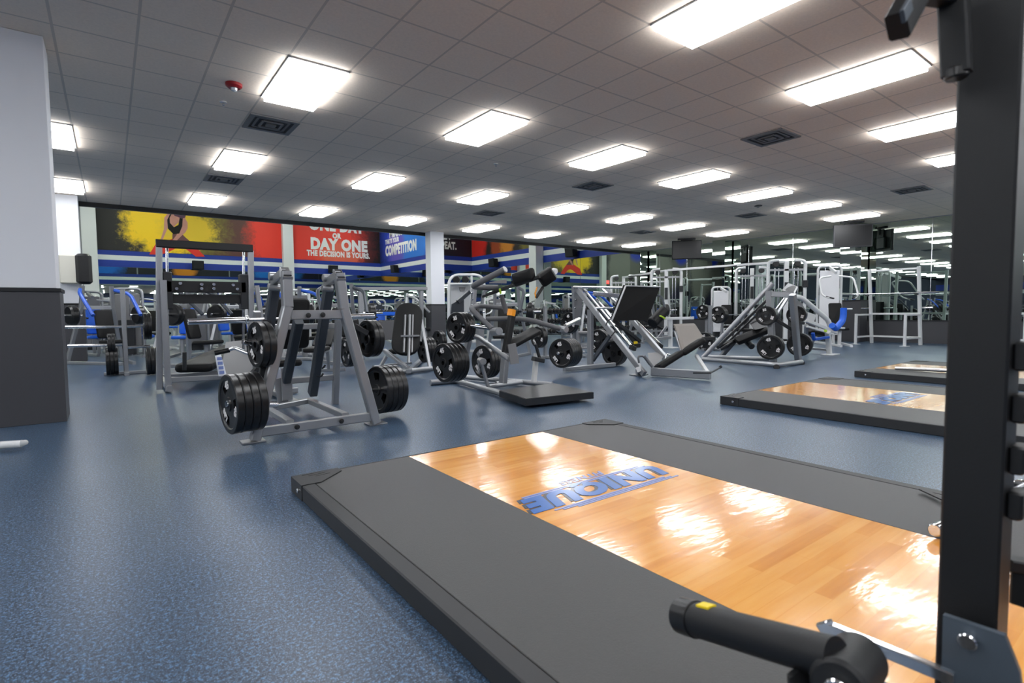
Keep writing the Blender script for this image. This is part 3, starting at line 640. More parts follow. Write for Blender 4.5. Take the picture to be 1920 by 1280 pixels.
# ---- incline bench press station with barbell behind it
t = Thing('incline_bench', 'black padded incline bench with uprights behind the front lever machine', 'bench', (1.45, 5.9, 0))
t.part('upright', MB().bar((1.15, 5.85, 0), (1.15, 5.65, 1.02), .06, .08, (1, 0, 0)), SILVER)
t.part('upright', MB().bar((1.95, 5.85, 0), (1.95, 5.65, 1.02), .06, .08, (1, 0, 0)), SILVER)
for z_ in (.86, .3): t.part('cross_member', MB().bar((1.15, 5.8, z_), (1.95, 5.8, z_), .05, .06), SILVER)
t.part('backrest', MB().pad((1.55, 6.05, .62), (1.55, 5.95, 1.16), .38, .09, (1, 0, 0)), PADBLACK)
t.part('seat', MB().pad((1.55, 6.2, .45), (1.55, 6.75, .4), .34, .08, (1, 0, 0)), PADBLACK)
t.part('base_rail', MB().bar((1.55, 5.85, .05), (1.55, 6.95, .05), .06, .06).bar((1.25, 6.95, .04), (1.85, 6.95, .04), .06, .06).bar((1.55, 6.4, .05), (1.55, 6.2, .42), .06, .06), SILVER)
def barbell(lab, p, q, gr=None, sleeve=.42, r=.014, R=.025):
    p, q = V(p), V(q); d = (q-p).normalized(); t = Thing('barbell', lab, 'barbell', tuple(p), gr)
    t.part('shaft', MB().cyl(p+d*sleeve, q-d*sleeve, r), CHROME)
    for a, s in ((p, 1), (q, -1)):
        t.part('sleeve', MB().cyl(a, a+d*s*sleeve, R).cyl(a+d*s*(sleeve-.0), a+d*s*(sleeve+.03), R*1.5), CHROME)
    return t
barbell('long chrome barbell racked behind the front lever machine', (0.536, 5.350, 0.935), (2.220, 5.350, 0.965), sleeve=.45, R=.027)
# ---- M2 tall press frame
t = Thing('tall_press_frame', 'tall silver press frame with black top beam left of the front lever machine', 'weight machine', (1.1, 8.2, 0))
Ya = 8.13
fl = MB().bar((0.473, 8.130, 0.043), (0.537, 8.130, 1.857), .07, .07, (1, 0, 0))
t.part('upright', fl, SILVER)
t.part('upright', MB().bar((1.557, 8.130, 0.164), (1.599, 8.130, 1.868), .07, .07, (1, 0, 0)), SILVER)
t.part('brace', MB().bar((0.564, 8.050, 0.022), (0.559, 8.050, 0.656), .07, .07, (1, 0, 0)).bar((0.559, 8.050, 0.656), (0.560, 8.050, 1.430), .07, .07, (1, 0, 0)), SILVER)
t.part('brace', MB().bar((1.642, 8.050, 1.387), (1.724, 8.050, 0.534), .06, .06, (1, 0, 0)), SILVER)
t.part('top_beam', MB().bar((0.504, 8.120, 1.894), (1.619, 8.120, 1.897), .08, .1, (0, 1, 0)), RACKBLK)
for a, b_ in (((0.635, 8.300, 1.880), (0.584, 8.300, 0.224)), ((1.543, 8.300, 1.880), (1.479, 8.300, 0.155))): t.part('guide_rod', MB().cyl(a, b_, .018), CHROME)
cr_ = t.part('carriage', MB().bar((0.593, 8.150, 1.355), (1.519, 8.150, 1.360), .06, .15, (0, 1, 0)).bar((0.596, 8.200, 1.200), (1.523, 8.200, 1.199), .05, .12, (0, 1, 0)), RACKBLK)
for a in ((0.612, 8.200, 1.303), (1.506, 8.200, 1.302)): t.part('linear_bearing', MB().box((a[0]-.05, a[1]-.08, a[2]-.24), (a[0]+.05, a[1]+.1, a[2]+.24), .01), DARKMETAL)
for q_ in ((0.747, 8.100, 1.397), (0.704, 8.100, 1.328), (0.987, 8.100, 1.389), (0.984, 8.100, 1.333), (1.129, 8.100, 1.392), (1.127, 8.100, 1.336), (1.359, 8.100, 1.390), (1.409, 8.100, 1.334)): t.part('bolt', MB().cyl(q_, (q_[0], q_[1]-.02, q_[2]), .02), CHROME, parent=cr_)
t.part('base_rail', MB().bar((0.584, 8.100, 0.159), (1.550, 8.100, 0.138), .06, .07, (0, 1, 0)).bar((.57, 7.95, .06), (.57, 9.6, .06), .06, .07).bar((1.65, 7.95, .06), (1.65, 9.6, .06), .06, .07).bar((.57, 9.6, .06), (1.65, 9.6, .06), .06, .07), SILVER)
t.part('bench_pad', MB().pad((0.864, 8.236, 0.280), (1.913, 11.482, 0.340), .45, .12, (1, 0, 0)), PADBLACK)
t.part('foot_platform', MB().slab([(1.125, 7.800, 0.185), (1.507, 7.800, 0.197), (1.648, 8.600, 0.590), (1.324, 8.600, 0.565)], (0, .02, .03)), PADGREY, label='grey tilted foot platform')
t.part('instruction_placard', MB().slab([(1.060, 7.750, 0.470), (1.128, 7.750, 0.487), (1.178, 7.700, 0.211), (1.086, 7.700, 0.204)], (0, .012, 0)), STRIPEW, label='white and purple instruction placard')
pm = MB()
for k in range(4):
    y0_, y1_ = 668+k*9, 675+k*9
    a = V((1.071, 7.740, 0.456)); b_ = V((1.158, 7.690, 0.220)); c = a+(b_-a)*(k/4+.03); e_ = a+(b_-a)*(k/4+.2)
    pm.box((c.x+.0-.015*k, 7.68, e_.z), (c.x+.055-.015*k, 7.69, c.z))
t.part('placard_print', pm, LOGOL)
t.part('roller', MB().cyl((0.771, 8.200, 0.501), (0.762, 8.200, 0.262), .025), DARKMETAL)
# ---- plate trees at far left
def tree(lab, x, y, h, horns, rz=0, m_=SILVER):
    t = Thing('plate_tree', lab, 'plate tree', (x, y, 0))
    t.part('post', MB().bar((x, y, .02), (x, y, h), .07, .07, (1, 0, 0)), m_)
    t.part('base', MB().bar((x-.3, y, .03), (x+.3, y, .03), .07, .05).bar((x, y-.3, .03), (x, y+.3, .03), .07, .05), m_)
    for (s, z, L_) in horns: t.part('horn', MB().cyl((x+s*.02, y, z), (x+s*L_, y, z+.01), .024), CHROME)
    return t
tree('silver plate tree with long chrome horns between left column and tall frame', .19, 11.0, 1.42, [(-1, .80, .78), (-1, .50, .74), (1, .80, .35), (1, .45, .35)])
plates(2, (-.02, 11.0, .51), (1, 0, 0), 'the left side of the far left plate tree', 35, text=False)
plates(3, (-.05, 11.0, .235), (1, 0, 0), 'the low left peg of the far left plate tree', 45, text=False)
plates(3, (.48, 10.6, .235), (1, 0, 0), 'the floor right of the far left plate tree', 45, text=False)
plates(2, (.48, 11.0, .80), (1, 0, 0), 'the upper right horn of the far left plate tree', 45, text=False)
# ---- M7 seat-back machine behind the front lever machine
t = Thing('shoulder_press_machine', 'plate-loaded seat machine with tall rounded black backrest', 'weight machine', (3.8, 8.2, 0))
t.part('backrest', MB().pad((3.862, 8.100, 0.290), (4.134, 8.400, 1.148), .46, .12, (1, -.5, 0), cr_=.85), PADBLACK)
t.part('back_frame', MB().bar((3.863, 7.950, 0.177), (4.031, 8.220, 0.957), .035, .05, (1, 0, 0)).bar((3.806, 8.000, 0.352), (3.953, 8.220, 0.957), .025, .03, (1, 0, 0)).bar((3.949, 8.000, 0.344), (4.090, 8.220, 0.956), .025, .03, (1, 0, 0)).bar((3.788, 8.050, 0.612), (4.116, 8.050, 0.609), .03, .03), SILVER)
t.part('base_rail', MB().tube([(3.511, 7.816, 0.050), (4.460, 8.036, 0.050)], .04).bar((3.771, 7.767, 0.060), (5.551, 10.518, 0.060), .08, .06).bar((3.643, 8.880, 0.050), (4.492, 9.153, 0.050), .06, .05), SILVER)
for a, b_, w_ in (((3.596, 8.300, 0.381), (3.828, 7.900, 0.097), .08), ((4.393, 8.500, 0.859), (4.278, 8.000, 0.057), .05), ((3.762, 8.600, 0.247), (3.642, 8.600, 0.054), .06)): t.part('frame_leg', MB().bar(a, b_, w_, .05), SILVER)
t.part('lever_arm', MB().tube(fillet([(4.323, 8.400, 0.489), (4.412, 8.500, 0.764), (4.515, 8.600, 0.665), (4.541, 8.600, 0.376)], .06), .02), SILVER)
t.part('seat', MB().pad((3.925, 8.500, 0.318), (4.423, 9.000, 0.362), .36, .08, (1, -.3, 0)), PADBLACK)
t.part('weight_horn', MB().cyl((3.405, 8.500, 0.522), (3.135, 8.500, 0.533), .024), CHROME)
t.part('weight_horn', MB().cyl((4.487, 8.500, 0.288), (4.723, 8.500, 0.275), .024), CHROME)
plates(2, (3.078, 8.600, 0.339), (1, 0, 0), 'the left horn of the seat machine', 45)
plates(3, (4.525, 8.450, 0.336), (-1, 0, 0), 'the right horn of the seat machine', 45, text=False)
plates(2, (5.388, 9.600, 0.397), (-1, 0, 0), 'the far right horn of the seat machine', 45, text=False)
# ---- frame with grey panel behind the seat machine
t = Thing('chest_supported_frame', 'wide silver gantry frame with a flat grey panel behind the seat machine', 'weight machine', (5.6, 12.2, 0))
t.part('top_beam', MB().bar((4.482, 12.000, 1.549), (6.365, 12.000, 1.584), .09, .08, (0, 1, 0)), SILVER)
t.part('post', MB().bar((4.670, 12.000, 1.504), (4.637, 12.000, 0.184), .12, .1, (1, 0, 0)), SILVER)
t.part('post', MB().bar((6.216, 12.000, 1.528), (6.188, 12.000, 0.109), .09, .1, (1, 0, 0)), SILVER)
t.part('brace', MB().bar((4.519, 12.100, 1.554), (4.692, 12.100, 1.359), .06, .06).bar((6.151, 12.100, 1.584), (6.250, 12.100, 1.386), .06, .06), PALE)
t.part('panel', MB().slab([(4.690, 11.900, 0.802), (5.608, 11.900, 0.811), (5.551, 11.800, 0.354), (4.728, 11.800, 0.361)], (0, .03, 0)), WAIN)
t.part('padded_bar', MB().bar((4.734, 12.100, 0.974), (6.257, 12.100, 0.959), .09, .09, (0, 1, 0)), BLUEPAD)
for q_ in ((4.653, 12.000, 0.827), (6.202, 12.000, 0.801)):
    t.part('foot', MB().bar((q_[0], 11.5, .035), (q_[0], 12.6, .035), .08, .07), SILVER); t.part('post_lower', MB().bar((q_[0], 12, 0), (q_[0], 12, .5), .085, .09, (1, 0, 0)), SILVER)
# ---- M3 centre machine with tread plate
t = Thing('standing_row_machine', 'silver standing row machine in the centre with black tread platform', 'weight machine', (3.8, 5.2, 0))
t.part('tail_roller', MB().tube([(3.462, 6.466, 0.040), (3.963, 6.408, 0.040)], .04, 16), SILVER)
t.part('base_rail', MB().tube([(3.827, 6.500, 0.050), (3.520, 4.455, 0.050)], .035), SILVER)
t.part('base_rail', MB().tube([(4.093, 6.676, 0.050), (4.537, 5.172, 0.050)], .035), SILVER)
t.part('cross_tube', MB().tube([(3.743, 5.499, 0.060), (4.347, 5.579, 0.060)], .03).tube([(4.026, 5.715, 0.060), (4.343, 5.726, 0.060)], .025), SILVER)
tp = [(3.359, 4.242, 0.100), (4.217, 4.126, 0.100), (4.372, 4.964, 0.100), (3.492, 4.895, 0.100)]
t.part('tread_plate', MB().slab([(p_[0], p_[1], .035) for p_ in tp], (0, 0, .07)), DARKMETAL)
t.part('tread_surface', MB().slab([(p_[0]*.98+3.85*.02, p_[1]*.98+4.6*.02, .105) for p_ in tp], (0, 0, .004)), RUBBER)
t.part('upright', MB().bar((3.639, 5.950, 0.133), (3.662, 5.750, 0.757), .06, .08, (1, 0, 0)).bar((3.662, 5.750, 0.757), (3.680, 5.750, 0.893), .06, .08, (1, 0, 0)), SILVER)
t.part('upright', MB().bar((4.031, 6.100, 0.123), (4.040, 6.100, 0.796), .08, .1, (1, 0, 0)), SILVER)
t.part('upright', MB().bar((3.911, 5.400, 0.102), (3.957, 5.400, 0.489), .07, .1, (1, 0, 0)), SILVER)
t.part('upright', MB().bar((4.085, 5.000, 0.141), (4.130, 5.000, 0.489), .055, .055, (1, 0, 0)), PALE)  # silver post; the bright light on it is put into the pale colour
t.part('mast_plate', MB().bar((3.761, 5.850, 0.960), (3.791, 5.850, 1.291), .06, .05, (1, 0, 0)), SILVER)
for q_ in ((3.731, 5.810, 1.240), (3.730, 5.810, 1.158), (3.721, 5.810, 1.083)): t.part('bolt', MB().cyl(q_, (q_[0], q_[1]-.015, q_[2]), .012), CHROME)
t.part('mast_gusset', MB().slab([(3.490, 5.900, 1.098), (3.666, 5.900, 1.194), (3.663, 5.900, 0.974), (3.472, 5.900, 0.976)], (0, .02, 0)).bar((3.569, 5.900, 1.125), (3.748, 5.900, 1.257), .05, .05), STEELGREY)
t.part('lever_yoke', MB().tube(fillet([(3.437, 4.950, 0.807), (3.315, 5.200, 1.038), (3.739, 5.700, 1.075), (3.986, 5.500, 1.045)], .12), .03), GRIP)
t.part('lever_yoke', MB().tube(fillet([(3.739, 5.500, 0.907), (3.977, 5.200, 0.912), (4.050, 5.000, 0.892), (4.333, 4.800, 0.786)], .12), [.03]*14, 14), GRIP)
t.part('hub', MB().cyl((3.451, 4.950, 0.770), (3.397, 4.750, 0.783), .045).cyl((4.361, 4.850, 0.785), (4.345, 4.700, 0.775), .04), SILVER)
t.part('weight_horn', MB().cyl((3.245, 5.300, 0.860), (3.471, 5.000, 0.805), .024), CHROME)
t.part('weight_horn', MB().cyl((4.374, 4.750, 0.818), (4.799, 4.950, 0.894), .024), CHROME)
t.part('padded_handle', MB().tube(fillet([(3.477, 4.750, 1.458), (3.252, 5.050, 1.286), (3.583, 5.400, 1.289), (3.780, 5.300, 1.289)], .1), .034), GRIP)
t.part('handle_cap', MB().cyl((3.477, 4.760, 1.453), (3.484, 4.740, 1.464), .036), PALE)
t.part('instruction_placard', MB().slab([(3.587, 5.200, 1.343), (3.836, 5.200, 1.388), (3.836, 5.200, 1.337), (3.587, 5.200, 1.331)], (0, .01, 0)).slab([(3.481, 4.700, 0.636), (3.584, 4.700, 0.649), (3.634, 4.700, 0.420), (3.515, 4.700, 0.416)], (0, .012, 0)), PADGREY)
t.part('lever_bar', MB().bar((3.688, 5.500, 1.184), (3.768, 4.500, 1.378), .02, .03).bar((3.812, 5.600, 1.214), (3.857, 5.100, 1.314), .03, .03), RACKBLK)
t.part('lever_bar', MB().bar((3.828, 5.000, 1.296), (3.821, 4.600, 1.362), .02, .02).tube([(3.842, 4.700, 1.439), (3.806, 4.800, 1.384), (3.729, 4.900, 1.326)], .014), DARKMETAL)
t.part('shoulder_pad', MB().pad((3.721, 4.900, 1.363), (3.760, 4.600, 1.413), .14, .1, (0, .4, -1)), PADBLACK)
t.part('shoulder_pad', MB().pad((3.852, 4.600, 1.327), (3.970, 4.500, 1.432), .16, .14, (0, .5, -1)), PADBLACK)
t.part('pad_cap', MB().cyl((3.998, 4.550, 1.448), (4.009, 4.500, 1.439), .035), WHITEP)
t.part('hanging_grip', MB().cyl((3.898, 4.600, 1.269), (3.796, 4.600, 1.149), .017), RACKBLK)
t.part('hanging_grip_core', MB().tube([(3.813, 4.600, 1.267), (3.782, 4.600, 1.196), (3.796, 4.600, 1.149)], .008), ORANGE)
t.part('seat_post', MB().bar((3.590, 4.900, 0.530), (3.686, 4.900, 0.960), .075, .07, (1, 0, 0)), RACKBLK)
t.part('post_cap', MB().bar((3.671, 4.900, 0.948), (3.687, 4.900, 1.021), .095, .085, (1, 0, 0), .3), ORANGE, label='bright orange cap')
t.part('foam_grip', MB().tube([(3.683, 5.100, 1.198), (3.713, 5.100, 1.098), (3.758, 5.100, 0.985)], [.024, .03, .032]), GRIP)
t.part('grip_tab', MB().bar((3.661, 5.100, 1.266), (3.675, 5.100, 1.204), .02, .02), LIME)
t.part('chest_pad', MB().pad((3.659, 4.950, 0.604), (4.024, 4.850, 0.781), .22, .05, (0, 1, .1)), PADBLACK)
t.part('lower_arm', MB().tube([(3.517, 5.500, 0.715), (3.575, 5.400, 0.678), (3.643, 4.900, 0.448)], .03), SILVER)
t.part('link_rod', MB().bar((3.387, 5.100, 0.413), (3.479, 5.100, 0.134), .04, .03).cyl((3.405, 5.150, 0.433), (3.349, 5.000, 0.435), .04), SILVER)
t.part('foot_rest', MB().bar((3.997, 4.900, 0.439), (4.146, 4.900, 0.404), .07, .05).bar((4.032, 4.900, 0.609), (4.096, 4.900, 0.433), .03, .03), DARKMETAL)
plates(4, (3.054, 5.350, 0.417), (1, .1, 0), 'the lower left side of the centre row machine')
plates(3, (3.231, 5.350, 0.816), (1, .2, 0), 'the upper left horn of the centre row machine', 35)
plates(3, (4.019, 6.000, 0.322), (1, .1, 0), 'the rear right side of the centre row machine')
# ---- M4 leg press
t = Thing('leg_press', 'silver angled leg press with large black footplate and padded seat', 'weight machine', (6.9, 5.6, 0))
t.part('foot_rail', MB().bar((5.895, 6.430, 0.050), (7.082, 6.423, 0.050), .07, .07), SILVER)
t.part('upright', MB().bar((6.788, 6.720, 0.000), (6.818, 6.750, 1.021), .08, .1, (1, 0, 0)), SILVER)
t.part('upright', MB().bar((7.419, 6.793, 0.000), (7.273, 6.700, 0.495), .09, .1, (1, 0, 0)), SILVER)
t.part('diagonal_brace', MB().bar((6.821, 6.700, 0.113), (7.083, 6.500, 0.584), .05, .07, (1, 0, 0)), STEELGREY)
t.part('rear_plate', MB().slab([(6.548, 6.900, 1.436), (6.769, 6.900, 1.403), (6.742, 6.900, 0.737), (6.584, 6.900, 0.759)], (0, .05, 0)), SILVER)
for q_ in ((6.602, 6.890, 1.315), (6.589, 6.890, 1.193), (6.576, 6.890, 1.052)): t.part('bolt', MB().cyl(q_, (q_[0], q_[1]-.015, q_[2]), .013), CHROME)
t.part('sled_rail', MB().bar((6.638, 6.900, 1.391), (6.330, 5.150, 0.051), .06, .09, (1, 0, 0)), SILVER)
t.part('sled_rail', MB().bar((7.402, 6.900, 1.366), (7.034, 5.300, 0.230), .06, .09, (1, 0, 0)), SILVER)
for a, b_ in (((6.746, 6.850, 1.391), (6.594, 5.600, 0.406)), ((7.260, 6.900, 1.412), (7.483, 5.750, 0.411)), ((7.018, 6.800, 1.212), (6.941, 6.200, 0.743))): t.part('guide_rod', MB().cyl(a, b_, .025), CHROME)
for a, b_ in (((6.556, 5.600, 0.425), (6.645, 5.600, 0.387)), ((7.411, 5.750, 0.423), (7.512, 5.750, 0.373)), ((6.607, 5.900, 0.495), (6.480, 5.900, 0.587))): t.part('rail_stop', MB().bar(a, b_, .07, .07), DARKMETAL)
t.part('footplate', MB().slab([(6.770, 5.900, 1.398), (7.927, 6.100, 1.412), (7.452, 6.000, 0.827), (6.290, 5.750, 0.841)], (0, .05, .02)), mat('matte_black_tread', (12, 12, 13), .75, spec=.2, bump=(200, .3)))
t.part('footplate_rim', MB().tube([(6.759, 5.890, 1.397), (7.914, 6.090, 1.412)], .012).tube([(6.759, 5.890, 1.397), (6.267, 5.740, 0.841)], .014), SILVER)
t.part('top_cross_bar', MB().cyl((6.548, 6.900, 1.417), (7.201, 6.300, 1.396), .022), CHROME)
t.part('sled_cross_bar', MB().cyl((6.592, 6.500, 1.047), (6.601, 6.000, 1.042), .018).bar((6.936, 6.800, 1.307), (7.233, 6.400, 1.251), .05, .08), CHROME)
t.part('carriage', MB().bar((6.589, 6.000, 0.842), (7.137, 5.900, 0.474), .05, .06).bar((6.783, 6.000, 0.750), (7.082, 5.900, 0.386), .04, .05).box(((7.001, 5.900, 0.435)[0]-.05, 5.85, (7.001, 5.900, 0.435)[2]-.06), ((7.001, 5.900, 0.435)[0]+.1, 5.97, (7.001, 5.900, 0.435)[2]+.02), .01), DARKMETAL)
t.part('warning_tag', MB().box(((6.929, 5.840, 0.467)[0]-.03, 5.82, (6.929, 5.840, 0.467)[2]-.02), ((6.929, 5.840, 0.467)[0]+.05, 5.835, (6.929, 5.840, 0.467)[2]+.02)), YELLOW)
t.part('safety_catch', MB().tube(fillet([(6.306, 5.900, 0.763), (6.355, 5.900, 0.847), (6.466, 5.900, 0.870), (6.474, 5.850, 0.794)], .03), .01).tube(fillet([(6.321, 5.800, 0.595), (6.419, 5.800, 0.677), (6.469, 5.800, 0.658)], .03), .01), DARKMETAL)
t.part('seat_pan', MB().slab([(6.626, 5.300, 0.321), (7.298, 5.500, 0.290), (6.796, 5.200, 0.235), (6.250, 4.950, 0.161)], (0, .03, .02)), PADGREY)
t.part('seat_pad', MB().pad((6.612, 5.137, 0.120), (6.971, 4.950, 0.355), .3, .09, (1, .8, 0)), PADBLACK)
t.part('back_pad', MB().pad((6.932, 4.950, 0.325), (7.208, 4.750, 0.541), .3, .09, (1, .8, 0)), PADBLACK)
t.part('backrest', MB().slab([(7.274, 5.300, 0.750), (7.824, 5.300, 0.755), (7.479, 4.900, 0.542), (6.914, 4.900, 0.377)], (.02, .05, .02)), PADBROWN, label='wide taupe backrest')
t.part('head_bar', MB().bar((7.331, 4.850, 0.549), (7.456, 4.700, 0.558), .07, .05), DARKMETAL)
t.part('base_beam', MB().bar((6.491, 5.140, 0.080), (6.728, 4.309, 0.080), .07, .12), SILVER)
t.part('back_post', MB().bar((6.777, 4.383, 0.100), (7.048, 4.750, 0.306), .05, .05), PALE)
t.part('back_post', MB().bar((7.138, 5.200, 0.654), (7.028, 5.000, 0.366), .04, .04), SILVER)
t.part('lock_handle', MB().tube([(6.405, 4.364, 0.130), (6.427, 4.116, 0.150), (7.032, 4.350, 0.161)], .012).cyl((7.034, 4.360, 0.160), (7.040, 4.330, 0.185), .02), DARKMETAL)
t.part('front_foot', MB().box(((6.513, 5.381, 0.000)[0]-.14, (6.513, 5.381, 0.000)[1]-.08, 0), ((6.513, 5.381, 0.000)[0]+.1, (6.513, 5.381, 0.000)[1]+.1, .015), .003).bar((6.555, 5.437, 0.000), (6.293, 5.220, 0.120), .08, .08, (1, 0, 0)), SILVER)
t.part('side_grip', MB().tube(fillet([(6.027, 5.000, 0.249), (6.003, 5.000, 0.342), (6.120, 5.000, 0.343), (6.201, 4.950, 0.218)], .04), .014).tube([(6.143, 5.000, 0.342), (6.210, 4.900, 0.183)], .022), GRIP)
t.part('side_grip', MB().tube(fillet([(6.901, 5.200, 0.245), (6.927, 5.200, 0.318), (6.953, 5.150, 0.303)], .03), .012), CHROME)
t.part('weight_horn', MB().cyl((5.372, 6.000, 0.365), (6.117, 6.200, 0.330), .024), CHROME)
plates(5, (5.493, 6.050, 0.355), (1, .25, 0), 'the near left horn of the leg press')
t.part('weight_horn', MB().cyl((7.168, 7.000, 0.429), (7.574, 6.950, 0.414), .024), CHROME)
plates(2, (7.281, 7.000, 0.424), (1, .2, 0), 'the middle of the leg press', 45)
plates(3, (7.249, 6.600, 0.229), (1, .2, 0), 'the lower right side of the leg press', 45, text=False)
# ---- M5 hack squat
t = Thing('hack_squat_machine', 'silver hack squat machine with long slanted tube at right', 'weight machine', (9.9, 5.3, 0))
t.part('base_rail', MB().tube(fillet([(9.105, 5.995, 0.050), (9.063, 4.523, 0.050), (9.916, 4.528, 0.050)], .1), .04), SILVER)
t.part('base_rail', MB().tube([(9.666, 6.304, 0.050), (10.102, 5.084, 0.050)], .04), SILVER)
t.part('slanted_tube', MB().tube([(9.412, 6.197, 0.050), (9.959, 5.100, 1.482)], .045, 16), SILVER)
t.part('inner_rail', MB().bar((9.651, 6.000, 0.282), (10.370, 5.400, 1.203), .05, .05).bar((10.130, 6.200, 0.229), (10.842, 5.600, 1.146), .03, .04), DARKMETAL)
t.part('lower_strut', MB().bar((9.890, 6.097, 0.050), (10.307, 6.000, 0.407), .08, .08), STEELGREY)
t.part('upright', MB().bar((9.856, 5.009, 0.000), (9.827, 5.100, 1.340), .11, .1, (1, 0, 0)), SILVER)
t.part('upright', MB().bar((10.291, 4.757, 0.000), (9.785, 4.650, 1.257), .11, .1, (1, 0, 0)), SILVER)
t.part('top_beam', MB().bar((9.830, 5.050, 1.279), (9.930, 4.700, 1.251), .08, .1), SILVER)
t.part('top_tray', MB().slab([(10.552, 5.200, 1.345), (11.217, 5.400, 1.516), (10.944, 5.100, 1.432), (10.182, 4.800, 1.276)], (.01, .03, .02)), SILVER)
t.part('tray_inset', MB().slab([(10.553, 5.170, 1.354), (11.179, 5.370, 1.481), (10.792, 5.070, 1.417), (10.119, 4.800, 1.295)], (.005, -.01, .02)), DARKMETAL)
t.part('inner_strut', MB().bar((10.201, 5.200, 0.788), (10.728, 5.200, 1.201), .05, .04).bar((10.493, 5.300, 0.992), (10.804, 5.300, 1.204), .03, .03), SILVER)
t.part('sled_arm', MB().bar((9.927, 5.000, 0.794), (10.108, 4.800, 0.615), .06, .06).bar((10.330, 4.800, 0.749), (10.500, 4.800, 0.725), .1, .05), DARKMETAL)
t.part('shoulder_pad', MB().pad((10.098, 5.900, 0.353), (10.583, 5.500, 0.607), .2, .12, (0, 1, .2)), PADBLACK)
t.part('back_pad', MB().pad((10.012, 6.200, 0.235), (10.745, 5.900, 0.528), .34, .08, (1, .7, 0)), PADBLACK)
t.part('footplate', MB().slab([(10.592, 5.900, 0.731), (10.786, 5.700, 0.884), (10.582, 5.500, 0.650), (10.277, 5.600, 0.592)], (.01, .03, .01)), DARKMETAL)
t.part('rubber_foot', MB().cyl((9.168, 4.602, 0.000), (8.893, 4.464, 0.030), .05).cyl((10.231, 4.671, 0.000), (9.924, 4.531, 0.030), .05), RUBBER)
t.part('roller', MB().cyl((10.349, 5.700, 0.243), (10.500, 5.900, 0.337), .06).tube([(9.890, 6.100, 0.191), (9.917, 6.000, 0.270), (10.268, 6.000, 0.386)], .03), DARKMETAL)
plates(5, (9.728, 5.100, 0.876), (1, .3, 0), 'the upper left horn of the hack squat machine', 35)
plates(3, (9.614, 4.950, 0.303), (1, .3, 0), 'the lower left horn of the hack squat machine', 45)
plates(4, (11.009, 5.150, 0.882), (1, .3, 0), 'the upper right horn of the hack squat machine', 35)
plates(3, (10.737, 4.950, 0.302), (1, .3, 0), 'the lower right horn of the hack squat machine', 45)
# ---- M6 blue armed machine
t = Thing('calf_machine', 'silver curved machine with bright blue bent pad before the charcoal column base', 'weight machine', (12.3, 5.0, 0))
t.part('arched_frame', MB().tube(fillet([(11.177, 5.300, 1.250), (11.522, 5.300, 1.242), (12.367, 5.100, 0.741), (12.362, 5.050, 0.501)], .25), .05, 14), PALE)
t.part('lever', MB().bar((11.512, 5.200, 0.766), (12.502, 5.000, 0.487), .06, .07).bar((11.613, 5.200, 0.631), (12.346, 5.000, 0.457), .04, .04), PALE)
t.part('gusset', MB().slab([(11.622, 5.200, 0.930), (11.989, 5.200, 0.871), (11.900, 5.200, 0.692), (11.559, 5.200, 0.765)], (0, .02, 0)).bar((11.753, 5.200, 0.706), (12.143, 5.100, 0.620), .04, .04), PALE)
t.part('post', MB().bar((12.135, 5.020, 0.509), (12.583, 5.161, 0.000), .09, .09, (1, 0, 0)), PALE)
t.part('foot_plate', MB().box(((12.453, 5.086, 0.000)[0]-.2, (12.453, 5.086, 0.000)[1]-.12, 0), ((12.453, 5.086, 0.000)[0]+.2, (12.453, 5.086, 0.000)[1]+.12, .02), .004), PALE)
t.part('rear_post', MB().bar((11.787, 5.300, 0.648), (12.821, 5.776, 0.000), .07, .07, (1, 0, 0)).bar((12.820, 5.754, 0.100), (12.472, 5.150, 0.100), .05, .05), SILVER)
t.part('blue_pad', MB().tube(fillet([(12.846, 5.000, 1.013), (12.835, 5.000, 0.745), (12.445, 5.000, 0.557), (12.284, 5.000, 0.641)], .2), .065, 12), BLUEPAD, label='bright blue bent pad')
t.part('blue_lever', MB().bar((12.352, 5.050, 0.684), (12.498, 5.000, 0.544), .08, .05).bar((11.458, 5.000, 0.377), (12.093, 5.000, 0.398), .08, .05).bar((11.458, 5.000, 0.377), (11.405, 5.000, 0.509), .06, .05), BLUE)
t.part('peg', MB().cyl((12.958, 5.000, 0.990), (13.267, 5.000, 0.988), .02).cyl((12.603, 5.000, 0.576), (12.901, 5.000, 0.568), .02), PALE)
t.part('lime_knob', MB().cyl((11.865, 4.950, 0.541), (11.697, 4.880, 0.547), .03), LIME)
t.part('seat', MB().pad((12.090, 5.400, 0.500), (12.391, 5.200, 0.427), .3, .08, (0, 1, 0)), PADBLACK)
t.part('weight_stack_cover', MB().slab([(11.884, 5.600, 1.195), (12.179, 5.600, 1.150), (12.545, 5.600, 0.865), (11.995, 5.600, 0.871)], (0, .05, 0)), PADGREY)
# ================================================================ RIGHT FOREGROUND RACK
PC = (1.257, 0.258, 0.993)
px0, py0 = PC[0], PC[1]
t = Thing('power_rack', 'tall black power rack post close to the camera at the right edge', 'power rack', (px0, py0, 0))
hw = .0425
t.part('post', MB().box((px0-hw, py0-hw, .086), (px0+hw, py0+hw, 2.75), .004), RACKBLK)
t.part('post', MB().box((px0+1.2-hw, py0-hw, .086), (px0+1.2+hw, py0+hw, 2.75), .004), RACKBLK)
t.part('top_crossmember', MB().box((px0+hw, py0-hw, 2.6), (px0+1.2-hw, py0+hw, 2.72), .004), RACKBLK)
t.part('base_foot', MB().box((px0-hw, py0-.9, .086), (px0+hw, py0-hw, .16), .004).box((px0+1.2-hw, py0-.9, .086), (px0+1.2+hw, py0-hw, .16), .004).box((px0-hw, py0-.98, .086), (px0+1.2+hw, py0-.9, .16), .004), RACKBLK)
bx = px0-hw-.006
